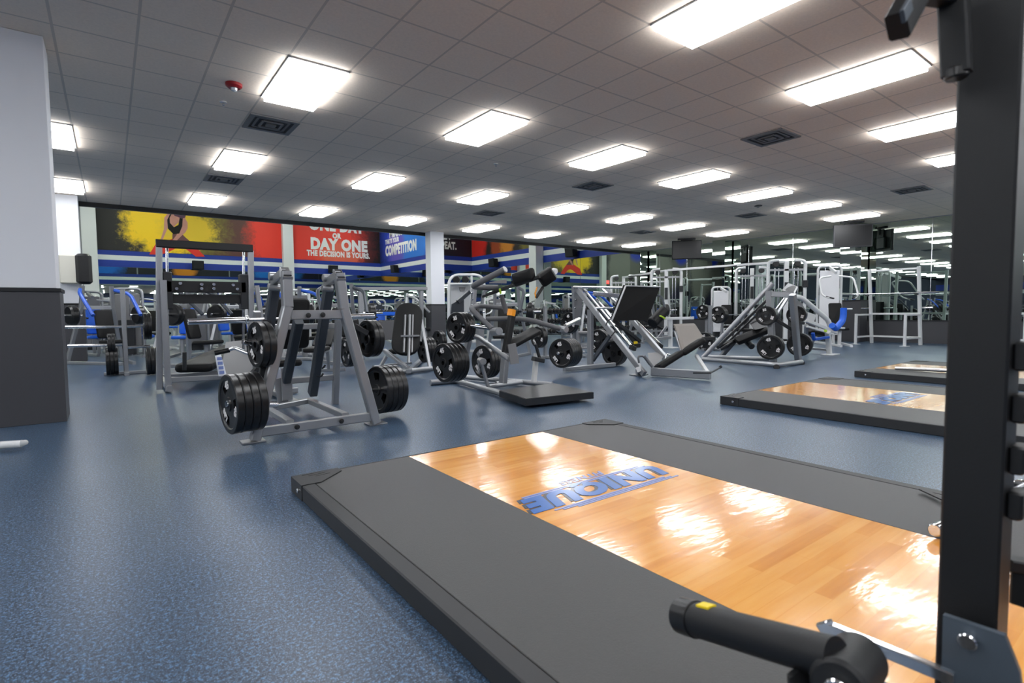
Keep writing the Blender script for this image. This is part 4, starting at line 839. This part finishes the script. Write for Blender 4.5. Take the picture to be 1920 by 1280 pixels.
sb_ = t.part('side_bracket', MB().slab([(1.160, 0.278, 0.456), (1.160, 0.196, 0.458), (1.160, 0.176, 0.405), (1.160, 0.165, 0.314), (1.160, 0.276, 0.242)], (.012, 0, 0)), PLATEGRY, label='blue-grey bolted bracket plate')
q_ = V((1.160, 0.241, 0.429)); t.part('bolt', MB().cyl(q_, q_+V((-.014, 0, 0)), .014), CHROME, parent=sb_)
t.part('hook_arm', MB().bar((1.157, 0.296, 1.535), (1.157, 0.286, 1.391), .028, .04, (1, 0, 0)).bar((1.159, 0.293, 1.524), (1.085, 0.324, 1.523), .03, .035), RACKBLK)
t.part('hook_tip', MB().bar((1.061, 0.316, 1.513), (1.008, 0.326, 1.441), .045, .03, (1, 0, 0)), RACKBLK)
t.part('hook_liner', MB().bar((1.007, 0.310, 1.468), (0.985, 0.312, 1.443), .02, .006, (1, 0, 0)), PLATEGRY)
t.part('hook_pad', MB().cyl((1.156, 0.287, 1.402), (1.156, 0.286, 1.384), .017), RUBBER)
for z_ in (.92, .83, .74, .66): t.part('rear_hook', MB().box((px0-.02, py0-hw-.022, z_-.03), (px0+.03, py0-hw, z_+.02), .004), RACKBLK)
t.part('safety_arm', MB().bar((1.343, 0.234, 0.515), (1.432, 0.166, 0.495), .04, .022), RACKBLK)
t.part('safety_arm_leg', MB().bar((1.373, 0.211, 0.503), (1.367, 0.210, 0.434), .03, .03, (1, 0, 0)), RACKBLK)
# landmine style pivot arm
t = Thing('landmine_arm', 'matte black pivoting bar arm with yellow tab beside the rack post', 'bar attachment', tuple((0.843, 0.331, 0.465)))
A, B = V((0.898, 0.623, 0.387)), V((0.850, 0.327, 0.476)); D = (B-A).normalized()
t.part('arm_tube', MB().tube([A+D*.03, B], .0315, 28), RACKBLK)
t.part('end_collar', MB().tube([A-D*.018, A-D*.012, A+D*.028, A+D*.03], [.027, .034, .0345, .030], 28), RUBBER)
up = V((0, 0, 1))
t.part('yellow_tab', MB().bar(A+D*.038+up*.031+V((0, 0, 0)), A+D*.068+up*.031, .022, .008, D.cross(up)), YELLOW)
C1, C2 = V((0.942, 0.330, 0.440)), V((0.817, 0.312, 0.454))
pb_ = t.part('pivot_barrel', MB().cyl(C1, C2, .040, 32), RACKBLK)
t.part('bolt', MB().cyl(C2, C2+(C2-C1).normalized()*.012, .016), CHROME, parent=pb_)
t.part('pivot_arm', MB().bar(V((0.825, 0.316, 0.416)), V((1.065, 0.226, 0.277)), .06, .06), RACKBLK)
t.part('support_plate', MB().slab([(0.811, 0.378, 0.434), (0.897, 0.365, 0.449), (0.945, 0.323, 0.381), (0.876, 0.298, 0.345), (0.793, 0.360, 0.346)], (.008, .008, 0)), RACKBLK)
t = Thing('chrome_rod', 'thin flat-ended chrome rod above the wood beside the rack post', 'rod', tuple((1.108, 0.314, 0.382)))
t.part('rod', MB().bar((1.100, 0.445, 0.377), (1.112, 0.248, 0.376), .016, .022), CHROME)
t.part('rod_end', MB().bar((1.097, 0.448, 0.385), (1.100, 0.438, 0.370), .014, .03), CHROME)
# barbells on the platforms and floor
barbell('chrome-sleeved barbell lying on the third platform', (9.175, 2.865, 0.120), (9.549, 1.644, 0.120), sleeve=.62)
barbell('barbell on the first platform hidden mostly behind the rack post', (2.576, 0.654, 0.120), (3.96, .52, .12), sleeve=.42)
t = Thing('band_peg', 'thin black blade lying on the right mat behind the post', 'peg', tuple((3.220, 0.871, 0.090)))
t.part('blade', MB().bar((3.190, 0.867, 0.100), (3.039, 0.682, 0.100), .03, .006), RACKBLK)
b = MB().tube([(-0.859, 5.442, 0.050), (-0.560, 5.321, 0.050), (-0.544, 5.371, 0.050)], [.028, .028, .02], 20)
o = b.build('bar_end', PALE, None, loc=(-0.652, 5.608, 0.000)); tag(o, 'pale bar end poking in at the left edge on the floor', 'bar end')
# ================================================================ BACKGROUND EQUIPMENT
def at(p): return (p[0], p[1], 0)
def make_selector(name, lab, loc, rz, fm, pm, h=1.6, shroud=None, gr=None, arms=True):
    """selectorised machine: weight tower behind, seat, backrest, press arms"""
    t = Thing(name, lab, 'weight machine', loc, gr, rz); P = lambda n, mb, m: t.part(n, mb, m, world=False)
    for s in (-1, 1):
        P('tower_post', MB().tube(fillet([(s*.3, .75, .03), (s*.3, .75, h), (0, .75, h+.0)], .18), .032, 10), fm)
        P('base_rail', MB().bar((s*.3, .85, .03), (s*.12, -.75, .03), .06, .06), fm)
    P('shroud', MB().box((-.25, .72, .25), (.25, .76, h-.12), .01), shroud or PADGREY)
    P('weight_stack', MB().box((-.15, .8, .08), (.15, .92, h*.55), .01), DARKMETAL)
    for s in (-1, 1): P('guide_rod', MB().cyl((s*.08, .86, .05), (s*.08, .86, h-.03), .012), CHROME)
    P('seat', MB().pad((0, -.4, .46), (0, .05, .44), .38, .08, (1, 0, 0)), pm)
    P('backrest', MB().pad((0, .12, .52), (0, .24, min(1.15, h-.35)), .32, .08, (1, 0, 0)), pm)
    P('seat_post', MB().bar((0, -.2, .03), (0, -.2, .42), .07, .09, (1, 0, 0)), fm)
    P('back_frame', MB().bar((0, .3, .03), (0, .32, 1.0), .06, .08, (1, 0, 0)), fm)
    P('top_arm', MB().bar((0, .74, h-.04), (0, .2, h*.9), .06, .08), fm)
    if arms:
        for s in (-1, 1):
            P('press_arm', MB().tube(fillet([(s*.1, .3, h*.86), (s*.42, .2, h*.84), (s*.44, -.15, h*.62), (s*.3, -.35, h*.58)], .12), .024, 10), fm)
            P('grip', MB().tube([(s*.36, -.27, h*.6), (s*.22, -.42, h*.575)], .021), RUBBER)
    return t.e
def make_tower(lab, loc, rz, h=2.35, gr=None):
    t = Thing('cable_tower', lab, 'cable machine', loc, gr, rz); P = lambda n, mb, m: t.part(n, mb, m, world=False)
    for s in (-1, 1):
        P('upright', MB().tube(fillet([(s*.48, 0, .02), (s*.48, 0, h), (s*.2, 0, h+.02)], .3), .055, 10, flat=.8), PALE)
        P('foot', MB().bar((s*.48, -.45, .03), (s*.48, .45, .03), .07, .06), SILVER)
        P('pulley_slider', MB().box((s*.48-.06, -.08, 1.1+s*.5), (s*.48+.06, .07, 1.3+s*.5), .01), DARKMETAL)
    P('centre_post', MB().bar((0, .02, .02), (0, .02, h), .12, .08, (1, 0, 0)), PALE)
    for z_ in (h-.25, .12): P('cross_bar', MB().bar((-.48, 0, z_), (.48, 0, z_), .04, .06), SILVER)
    for x in (-.3, -.2, .2, .3): P('guide_rod', MB().cyl((x, .0, .1), (x, .0, h-.2), .013), CHROME)
    for s in (-1, 1):
        P('weight_stack', MB().box((s*.25-.11, -.06, .1), (s*.25+.11, .08, .85), .008), DARKMETAL)
        P('pulley', MB().cyl((s*.28, -.03, h-.08), (s*.28, .03, h-.08), .09, 24), RUBBER)
    P('placard', MB().box((-.05, -.035, 1.35), (.05, -.025, 1.75)), DARKMETAL)
    return t.e
def make_rack(lab, loc, rz, gr=None, h=2.1, w=1.2):
    t = Thing('squat_rack', lab, 'squat rack', loc, gr, rz); P = lambda n, mb, m: t.part(n, mb, m, world=False)
    for s in (-1, 1):
        P('upright', MB().bar((s*w/2, .25, 0), (s*w/2, .0, h), .075, .075, (1, 0, 0)), PALE)
        P('front_post', MB().bar((s*w/2, -.65, 0), (s*w/2, -.65, .85), .06, .06, (1, 0, 0)), PALE)
        P('side_rail', MB().bar((s*w/2, -.65, .82), (s*w/2, .2, .82), .05, .05).bar((s*w/2, -.65, .2), (s*w/2, .25, .2), .05, .05), PALE)
        P('foot_plate', MB().box((s*w/2-.09, -.74, 0), (s*w/2+.09, -.56, .012), .003), PALE)
        P('bar_hook', MB().bar((s*w/2, -.02, 1.36), (s*w/2, -.16, 1.38), .05, .04), DARKMETAL)
        P('storage_peg', MB().cyl((s*(w/2+.02), .2, 1.0), (s*(w/2+.28), .2, 1.0), .024), CHROME)
    for z, y in ((.2, .23), (h-.05, .02), (.84, .17)): P('cross_member', MB().bar((-w/2, y, z), (w/2, y, z), .05, .05), PALE)
    return t.e
def make_bench(lab, loc, rz, pm=PADBLACK, gr=None, inc=0):
    t = Thing('flat_bench' if not inc else 'adjustable_bench', lab, 'bench', loc, gr, rz); P = lambda n, mb, m: t.part(n, mb, m, world=False)
    P('pad', MB().pad((0, -.6, .44), (0, .6 if not inc else .0, .44), .3, .07, (1, 0, 0)), pm)
    if inc: P('back_pad', MB().pad((0, .03, .46), (0, .62, .46+inc), .3, .07, (1, 0, 0)), pm)
    for s in (-1, 1):
        P('leg', MB().bar((0, s*.5, .4), (0, s*.58, .03), .05, .05, (1, 0, 0)), SILVER); P('foot', MB().bar((-.28, s*.58, .025), (.28, s*.58, .025), .05, .05), SILVER)
    P('spine', MB().bar((0, -.52, .37), (0, .52, .37), .05, .06), SILVER)
    return t.e
def make_lever(lab, loc, rz, am=BLUE, fm=SILVER, gr=None, h=1.6):
    t = Thing('lever_machine', lab, 'weight machine', loc, gr, rz); P = lambda n, mb, m: t.part(n, mb, m, world=False)
    for s in (-1, 1):
        P('frame_leg', MB().bar((s*.5, .6, 0), (s*.28, .4, h*.72), .07, .07, (1, 0, 0)).bar((s*.28, .4, h*.72), (s*.26, .35, h), .07, .07, (1, 0, 0)), fm)
        P('lever_arm', MB().tube(fillet([(s*.3, .35, h*.95), (s*.45, .0, h*.9), (s*.42, -.45, h*.62)], .15), .035, 10), am)
        P('weight_horn', MB().cyl((s*.42, .0, h*.62), (s*.82, .0, h*.62), .024), CHROME)
        P('loaded_plate', MB().cyl((s*.52, .0, h*.62), (s*.66, .0, h*.62), .2, 28), RUBBER)
        P('base_rail', MB().bar((s*.5, .65, .03), (s*.1, -.8, .03), .06, .06), fm)
    P('cross_beam', MB().bar((-.3, .4, h*.72), (.3, .4, h*.72), .05, .08), fm)
    P('seat', MB().pad((0, -.45, .46), (0, .0, .44), .36, .08, (1, 0, 0)), PADBLACK)
    P('backrest', MB().pad((0, .05, .52), (0, .18, 1.1), .32, .08, (1, 0, 0)), PADBLACK)
    P('seat_post', MB().bar((0, -.2, .03), (0, -.2, .42), .07, .09, (1, 0, 0)), fm)
    return t.e
# first of each kind, then copies with their own labels
def series(maker, rows, group):
    first = None
    for (lab, x, y, rz) in rows:
        if first is None: first = maker(lab, (x, y, 0), rz); first['group'] = group
        else: dup(first, (x, y, 0), rz, lab, group)
series(lambda l, p, r: make_selector('selector_machine', l, p, r, SILVER, BLUEPAD, 1.6), [
 ('blue padded silver machine beyond the chrome horns at far left', (-0.284, 17.000, 1.096)[0], 17, .2),
 ('blue padded machine just right of the far left plate tree post', (0.600, 16.000, 1.085)[0], 16, 2.8),
 ('blue padded machine seen low between the tall frame uprights, left one', (1.435, 15.000, 1.074)[0], 15, -.4),
 ('blue padded machine seen low between the tall frame uprights, right one', (2.663, 17.000, 1.077)[0], 17, .5),
 ('blue padded machine behind the right leg of the front lever machine', (6.207, 17.000, 1.054)[0], 17, .9),
 ('blue padded machine far back left of the tall column foot', (9.735, 21.000, 1.053)[0], 21, -.7),
 ('blue padded machine under the far left wall mirror', (0.159, 24.000, 1.133)[0], 24, .3),
 ('blue padded machine in front of the fire artwork wall', (14.801, 15.000, 0.986)[0], 15, 1.2)], 'blue padded selector machines')
series(lambda l, p, r: make_selector('selector_machine', l, p, r, PALE, PADBLACK, 1.55), [
 ('pale framed machine with black pads behind the tall frame centre', (2.385, 19.000, 1.090)[0], 19, .6),
 ('pale framed machine with black pads between the front machine legs', (4.141, 14.000, 1.051)[0], 14, 2.4),
 ('pale framed machine with black pads in the far row, left of the pilaster', (4.813, 22.000, 1.091)[0], 22, -.3),
 ('pale framed machine with black pads in the far row under THE DECISION lettering', (8.573, 26.000, 1.088)[0], 26, .4),
 ('pale framed machine with black pads in front of the blue artwork', (11.975, 24.000, 1.055)[0], 24, -.9),
 ('pale framed machine with black pads beyond the far left plate tree', (0.457, 20.000, 1.108)[0], 20, 1.5),
 ('pale framed machine with black pads right of the middle white column', (10.050, 15.000, 1.017)[0], 15, -1.2),
 ('pale framed machine with black pads beside the dumbbell rack end', (13.193, 17.000, 1.008)[0], 17, .7)], 'pale selector machines with black pads')
t = Thing('lat_pulldown_machine', 'tall grey shrouded weight machine just right of the middle white column', 'weight machine', ((7.077, 11.500, 1.017)[0], 11.5, 0))
t.part('frame', MB().tube(fillet([(6.676, 11.500, 0.071), (6.708, 11.500, 1.911), (7.768, 11.500, 1.947), (7.752, 11.500, 0.779)], .3), .035, 12), PALE)
t.part('cross_tube', MB().tube([(6.720, 11.500, 1.689), (7.373, 11.500, 1.705)], .03).tube([(7.377, 11.500, 1.920), (7.351, 11.500, 0.242)], .03), PALE)
t.part('shroud', MB().slab([(6.823, 11.600, 1.670), (7.405, 11.600, 1.683), (7.381, 11.600, 0.168), (6.798, 11.600, 0.193)], (0, .06, 0)), mat('shroud_grey', (176, 178, 180), .5), label='light grey shroud')
t.part('badge', MB().slab([(7.058, 11.580, 1.621), (7.247, 11.580, 1.624), (7.214, 11.580, 1.516), (7.088, 11.580, 1.514)], (0, .02, 0)), PADGREY)
t.part('pulley', MB().cyl((6.920, 11.500, 1.799), (7.071, 11.700, 1.814), .09).cyl((7.184, 11.500, 1.807), (7.341, 11.700, 1.822), .09), RUBBER)
t.part('top_arm', MB().bar((7.600, 11.500, 1.737), (7.005, 10.600, 1.679), .07, .09), PALE)
t.part('seat', MB().pad((6.895, 11.000, 0.384), (7.007, 10.700, 0.415), .4, .08, (0, 1, 0)), PADBLACK)
t.part('base_rail', MB().bar(((6.676, 11.500, 0.071)[0], 11.55, .03), ((6.676, 11.500, 0.071)[0]+1.0, 10.6, .03), .07, .06).bar((6.689, 11.500, 0.796), ((6.689, 11.500, 0.796)[0], 11.5, 0), .07, .06, (1, 0, 0)), PALE)
make_selector('pulldown_machine', 'tall white shrouded pulldown machine behind the calf machine', (15.8, 6.3, 0), -.9, PALE, PADBLACK, 2.2, WHITEP)
make_selector('cable_station', 'white shrouded cable station behind the hack squat tube', ((15.963, 9.600, 0.948)[0], 9.6, 0), -.7, PALE, PADBLACK, 1.75, WHITEP, arms=False)
series(lambda l, p, r: make_lever(l, p, r, BLUE), [
 ('blue armed lever machine low at far left behind the chrome horns', (-0.041, 13.800, 1.077)[0], 13.8, .4),
 ('blue armed lever machine behind the tall press frame', (2.458, 13.900, 1.061)[0], 13.9, 2.6),
 ('blue armed lever machine between the legs of the front machine', (3.322, 12.200, 1.046)[0], 12.2, .3),
 ('blue armed lever machine behind the leg press uprights', (11.042, 10.700, 0.987)[0], 10.7, 1.0)], 'blue armed lever machines')
series(lambda l, p, r: make_lever(l, p, r, STEELGREY), [
 ('grey armed lever machine between the bench and the seat machine', (3.708, 10.600, 1.035)[0], 10.6, -.2),
 ('grey armed lever machine behind the centre row machine', (6.928, 9.500, 1.007)[0], 9.5, -.8),
 ('grey armed lever machine low inside the tall press frame', (1.353, 12.000, 1.058)[0], 12, .8),
 ('grey armed lever machine behind the black footplate', (13.935, 11.200, 0.971)[0], 11.2, -.6)], 'grey armed lever machines')
series(lambda l, p, r: make_tower(l, p, r), [
 ('cable tower with pulleys beside the black footplate', 15.0, 11.3, math.radians(-50)),
 ('tall cable tower with rounded top above the hack squat machine', 15.3, 7.45, math.radians(-50)),
 ('cable tower close to the ceiling edge at the mirror wall', 16.4, 14.4, math.radians(-50)),
 ('cable tower between the tall tower and the mirror wall', 17.0, 9.4, math.radians(-55))], 'cable towers')
def overhead(lab, p, q):
    t = Thing('crossover_beam', lab, 'cable machine beam', p)
    t.part('beam', MB().bar(p, q, .06, .07), PALE)
    m = (V(p)+V(q))/2
    t.part('pull_up_grip', MB().tube(fillet([m+V((0, .5, -.02)), m+V((-.3, .45, -.06)), m+V((-.3, -.45, -.06)), m+V((0, -.5, -.02))], .15), .018), RUBBER)
overhead('long overhead beam joining the two tall cable towers', (15.02, 11.25, 2.33), (15.28, 7.5, 2.33))
overhead('overhead beam running to the cable tower at the ceiling edge', (15.0, 11.35, 2.31), (16.38, 14.4, 2.31))
series(lambda l, p, r: make_rack(l, p, r), [
 ('pale squat rack by the mirror wall right of the charcoal column base', 17.25, 5.5, -PI/2-.1),
 ('pale squat rack half hidden behind the black post', 17.3, 3.3, -PI/2),
 ('pale squat rack behind the hanging black television', 16.4, 12.9, -PI/2)], 'pale squat racks')
barbell('black and chrome barbell on the pale squat rack by the mirrors', (16.95, 6.65, 1.40), (17.2, 4.45, 1.40))
series(lambda l, p, r: make_bench(l, p, r, PADGREY), [
 ('grey flat bench between the row machine and the leg press, nearer one', (10.143, 10.973, 0.000)[0], (10.143, 10.973, 0.000)[1], -.5),
 ('grey flat bench between the row machine and the leg press, farther one', (9.648, 9.495, 0.000)[0], (9.648, 9.495, 0.000)[1], -.2)], 'grey flat benches')
series(lambda l, p, r: make_bench(l, p, r, PADBLACK, inc=.3), [
 ('black adjustable bench behind the leg press', (13.313, 10.200, 0.969)[0], 10.2, .9),
 ('black adjustable bench left of the seat machine', (2.698, 8.700, 1.031)[0], 8.7, -.5)], 'black adjustable benches')
series(lambda l, p, r: make_selector('leg_machine', l, p, r, PALE, BLUEPAD, 1.45, STEELGREY), [
 ('pale leg machine with blue pads in the far row, left of the tall frame', (0.006, 28.000, 1.156)[0], 28, .4),
 ('pale leg machine with blue pads in the far row, behind the carriage beam', (2.290, 27.000, 1.135)[0], 27, -.6),
 ('pale leg machine with blue pads in the far row, right of the thin pilaster', (8.032, 29.000, 1.109)[0], 29, .8),
 ('pale leg machine with blue pads in the far row, left of the corner', (11.741, 30.000, 1.090)[0], 30, .1),
 ('pale leg machine with blue pads beyond the gantry frame', (7.516, 17.500, 1.048)[0], 17.5, -.2),
 ('pale leg machine with blue pads beyond the middle white column', (12.059, 19.000, 1.026)[0], 19, .5),
 ('pale leg machine with blue pads near the right side wall mirrors', (16.253, 18.000, 0.993)[0], 18, 1.0),
 ('pale leg machine with blue pads in the row behind the chrome barbell', (3.480, 18.000, 1.077)[0], 18, .3)], 'pale leg machines')
series(lambda l, p, r: make_lever(l, p, r, SILVER, PALE), [
 ('pale lever machine in the far row behind the far left plate tree', (0.539, 33.000, 1.180)[0], 31, .2),
 ('pale lever machine in the far row behind the front machine', (6.358, 20.500, 1.072)[0], 20.5, -.3),
 ('pale lever machine beyond the seat machine', (8.016, 15.500, 1.034)[0], 15.5, .7),
 ('pale lever machine far behind the dumbbell rack', (17.502, 21.000, 1.002)[0], 21, -.9),
 ('pale lever machine left of the tall frame, middle distance', (1.041, 18.400, 1.096)[0], 18.4, .5)], 'pale lever machines')
# lime marked roller pad machine at the right of the leg press
t = Thing('roller_bench', 'silver framed bench with black roller and lime tag behind the leg press', 'bench', ((11.862, 8.704, 0.000)[0], (11.862, 8.704, 0.000)[1], 0))
t.part('post', MB().bar((11.813, 8.751, 0.000), (11.734, 8.700, 0.776), .09, .09, (1, 0, 0)), PALE)
t.part('foot', MB().box(((11.813, 8.751, 0.000)[0]-.2, 8.55, 0), ((11.813, 8.751, 0.000)[0]+.2, 8.85, .02), .003), PALE)
t.part('cross_beam', MB().bar((11.169, 8.750, 0.251), (11.767, 8.720, 0.285), .07, .07).bar((11.296, 8.900, 0.115), (11.646, 8.750, 0.568), .06, .06), SILVER)
t.part('roller', MB().cyl((10.848, 8.600, 0.670), (11.354, 8.600, 0.987), .14, 24), PADBLACK)
t.part('lime_tag', MB().bar((10.988, 8.450, 0.855), (11.159, 8.450, 0.786), .05, .03), LIME)
t.part('shelf_beam', MB().bar((11.511, 8.700, 0.779), (12.449, 8.500, 0.781), .05, .07), PALE)
# bench press with loaded bar
t = Thing('bench_press', 'flat bench press station with loaded bar behind the hack squat', 'bench', ((13.741, 8.200, 0.955)[0], 8.2, 0))
bpx = (13.741, 8.200, 0.955)[0]
for s in (-1, 1): t.part('upright', MB().bar((bpx+s*.5, 8.2, 0), (bpx+s*.5, 8.1, .95), .06, .06, (1, 0, 0)), SILVER)
t.part('pad', MB().pad((bpx, 8.3, .44), (bpx, 7.1, .44), .3, .08, (1, 0, 0)), PADBLACK)
t.part('base', MB().bar((bpx-.5, 8.2, .04), (bpx+.5, 8.2, .04), .06, .06).bar((bpx, 8.2, .06), (bpx, 7.1, .06), .06, .06).bar((bpx, 7.2, .03), (bpx, 7.2, .42), .06, .06, (1, 0, 0)), SILVER)
barbell('loaded barbell on the bench press behind the hack squat', (bpx-1.1, 8.05, .86), (bpx+1.1, 8.05, .86))
plates(3, (bpx-.85, 8.05, .86), (1, 0, 0), 'the bench press bar behind the hack squat')
def stand(lab, p, n, kg=45, h=1.1):
    x, y, z = p
    tree(lab, x+.2, y, max(h, z+.2), [(-1, z, .32)])
    plates(n, (x-.0, y, z), (1, 0, 0), 'the '+lab, kg)
stand('small plate tree behind the leg press head bar', (11.623, 7.600, 0.223), 2)
stand('small plate tree right of the centre row machine', (7.149, 8.600, 0.455), 2)
stand('small plate tree beyond the row machine lever', (7.859, 8.400, 0.745), 2)
stand('plate tree beside the cable tower', (14.551, 9.600, 0.925), 3)
# dumbbell racks with dumbbells
def dumbbell(lab, loc, rz, first, gr):
    if first is not None: return dup(first, loc, rz, lab, gr)
    t = Thing('dumbbell', lab, 'dumbbell', loc, gr, rz)
    for s in (-1, 1): t.part('head', MB().tube([(s*.06, 0, .07), (s*.065, 0, .07), (s*.15, 0, .07), (s*.155, 0, .07)], [.055, .068, .068, .055], 12), RUBBER, world=False)
    t.part('handle', MB().cyl((-.07, 0, .07), (.07, 0, .07), .016), CHROME, world=False)
    return t.e
db = None
for k, (cx, cy, rz, lab, n) in enumerate((((10.933, 12.600, 0.998)[0], 12.6, -.35, 'dumbbell rack right of the middle columns', 11), ((14.856, 13.400, 0.977)[0], 13.4, -.5, 'dumbbell rack behind the leg press', 10), ((6.194, 15.000, 1.043)[0], 15, 0, 'dumbbell rack behind the gantry frame', 9), (-6.0, 13.8, 0, 'dumbbell rack seen only in the mirrors', 9))):
    t = Thing('dumbbell_rack', 'three tier black ' + lab, 'dumbbell rack', (cx, cy, 0), None, rz)
    hw_ = n*.115
    for s in (-1, 1):
        t.part('end_frame', MB().bar((s*hw_, -.35, 0), (s*hw_, .15, 1.05), .06, .07, (1, 0, 0)).bar((s*hw_, .25, 0), (s*hw_, .12, 1.0), .06, .06, (1, 0, 0)), SILVER, world=False)
    for z_, y_ in ((.32, -.22), (.64, -.06), (.95, .08)):
        t.part('shelf', MB().bar((-hw_, y_-.09, z_-.03), (hw_, y_-.09, z_-.03), .03, .03).bar((-hw_, y_+.09, z_), (hw_, y_+.09, z_), .03, .03), DARKMETAL, world=False)
    M = Matrix.Translation((cx, cy, 0)) @ Matrix.Rotation(rz, 4, 'Z')
    for z_, y_, tier in ((.32, -.22, 'bottom'), (.64, -.06, 'middle'), (.95, .08, 'top')):
        for i in range(n):
            p = M @ V((-hw_+.115+i*.23, y_, z_))
            o = dumbbell('black round dumbbell on the %s shelf of the %s' % (tier, lab), p, rz+PI/2, db, 'dumbbells on the %s' % lab)
            db = db or o
# equipment seen in the mirror wall only
for i, (x, y, rz) in enumerate(((-3.5, 10.5, .4), (-6, 9.2, 2.0), (-9, 12, -.6), (-12, 10, 1.0), (-15, 12.5, .2), (-4, 5.5, 1.4), (-8, 6, -.3))):
    src_ = [o for o in bpy.data.objects if o.name.startswith(('selector_machine', 'lever_machine')) and o.parent is None]
    dup(src_[i*3 % len(src_)], (x, y, 0), rz, 'weight machine left of the camera view, seen only in the mirrors', 'machines seen only in the mirrors')
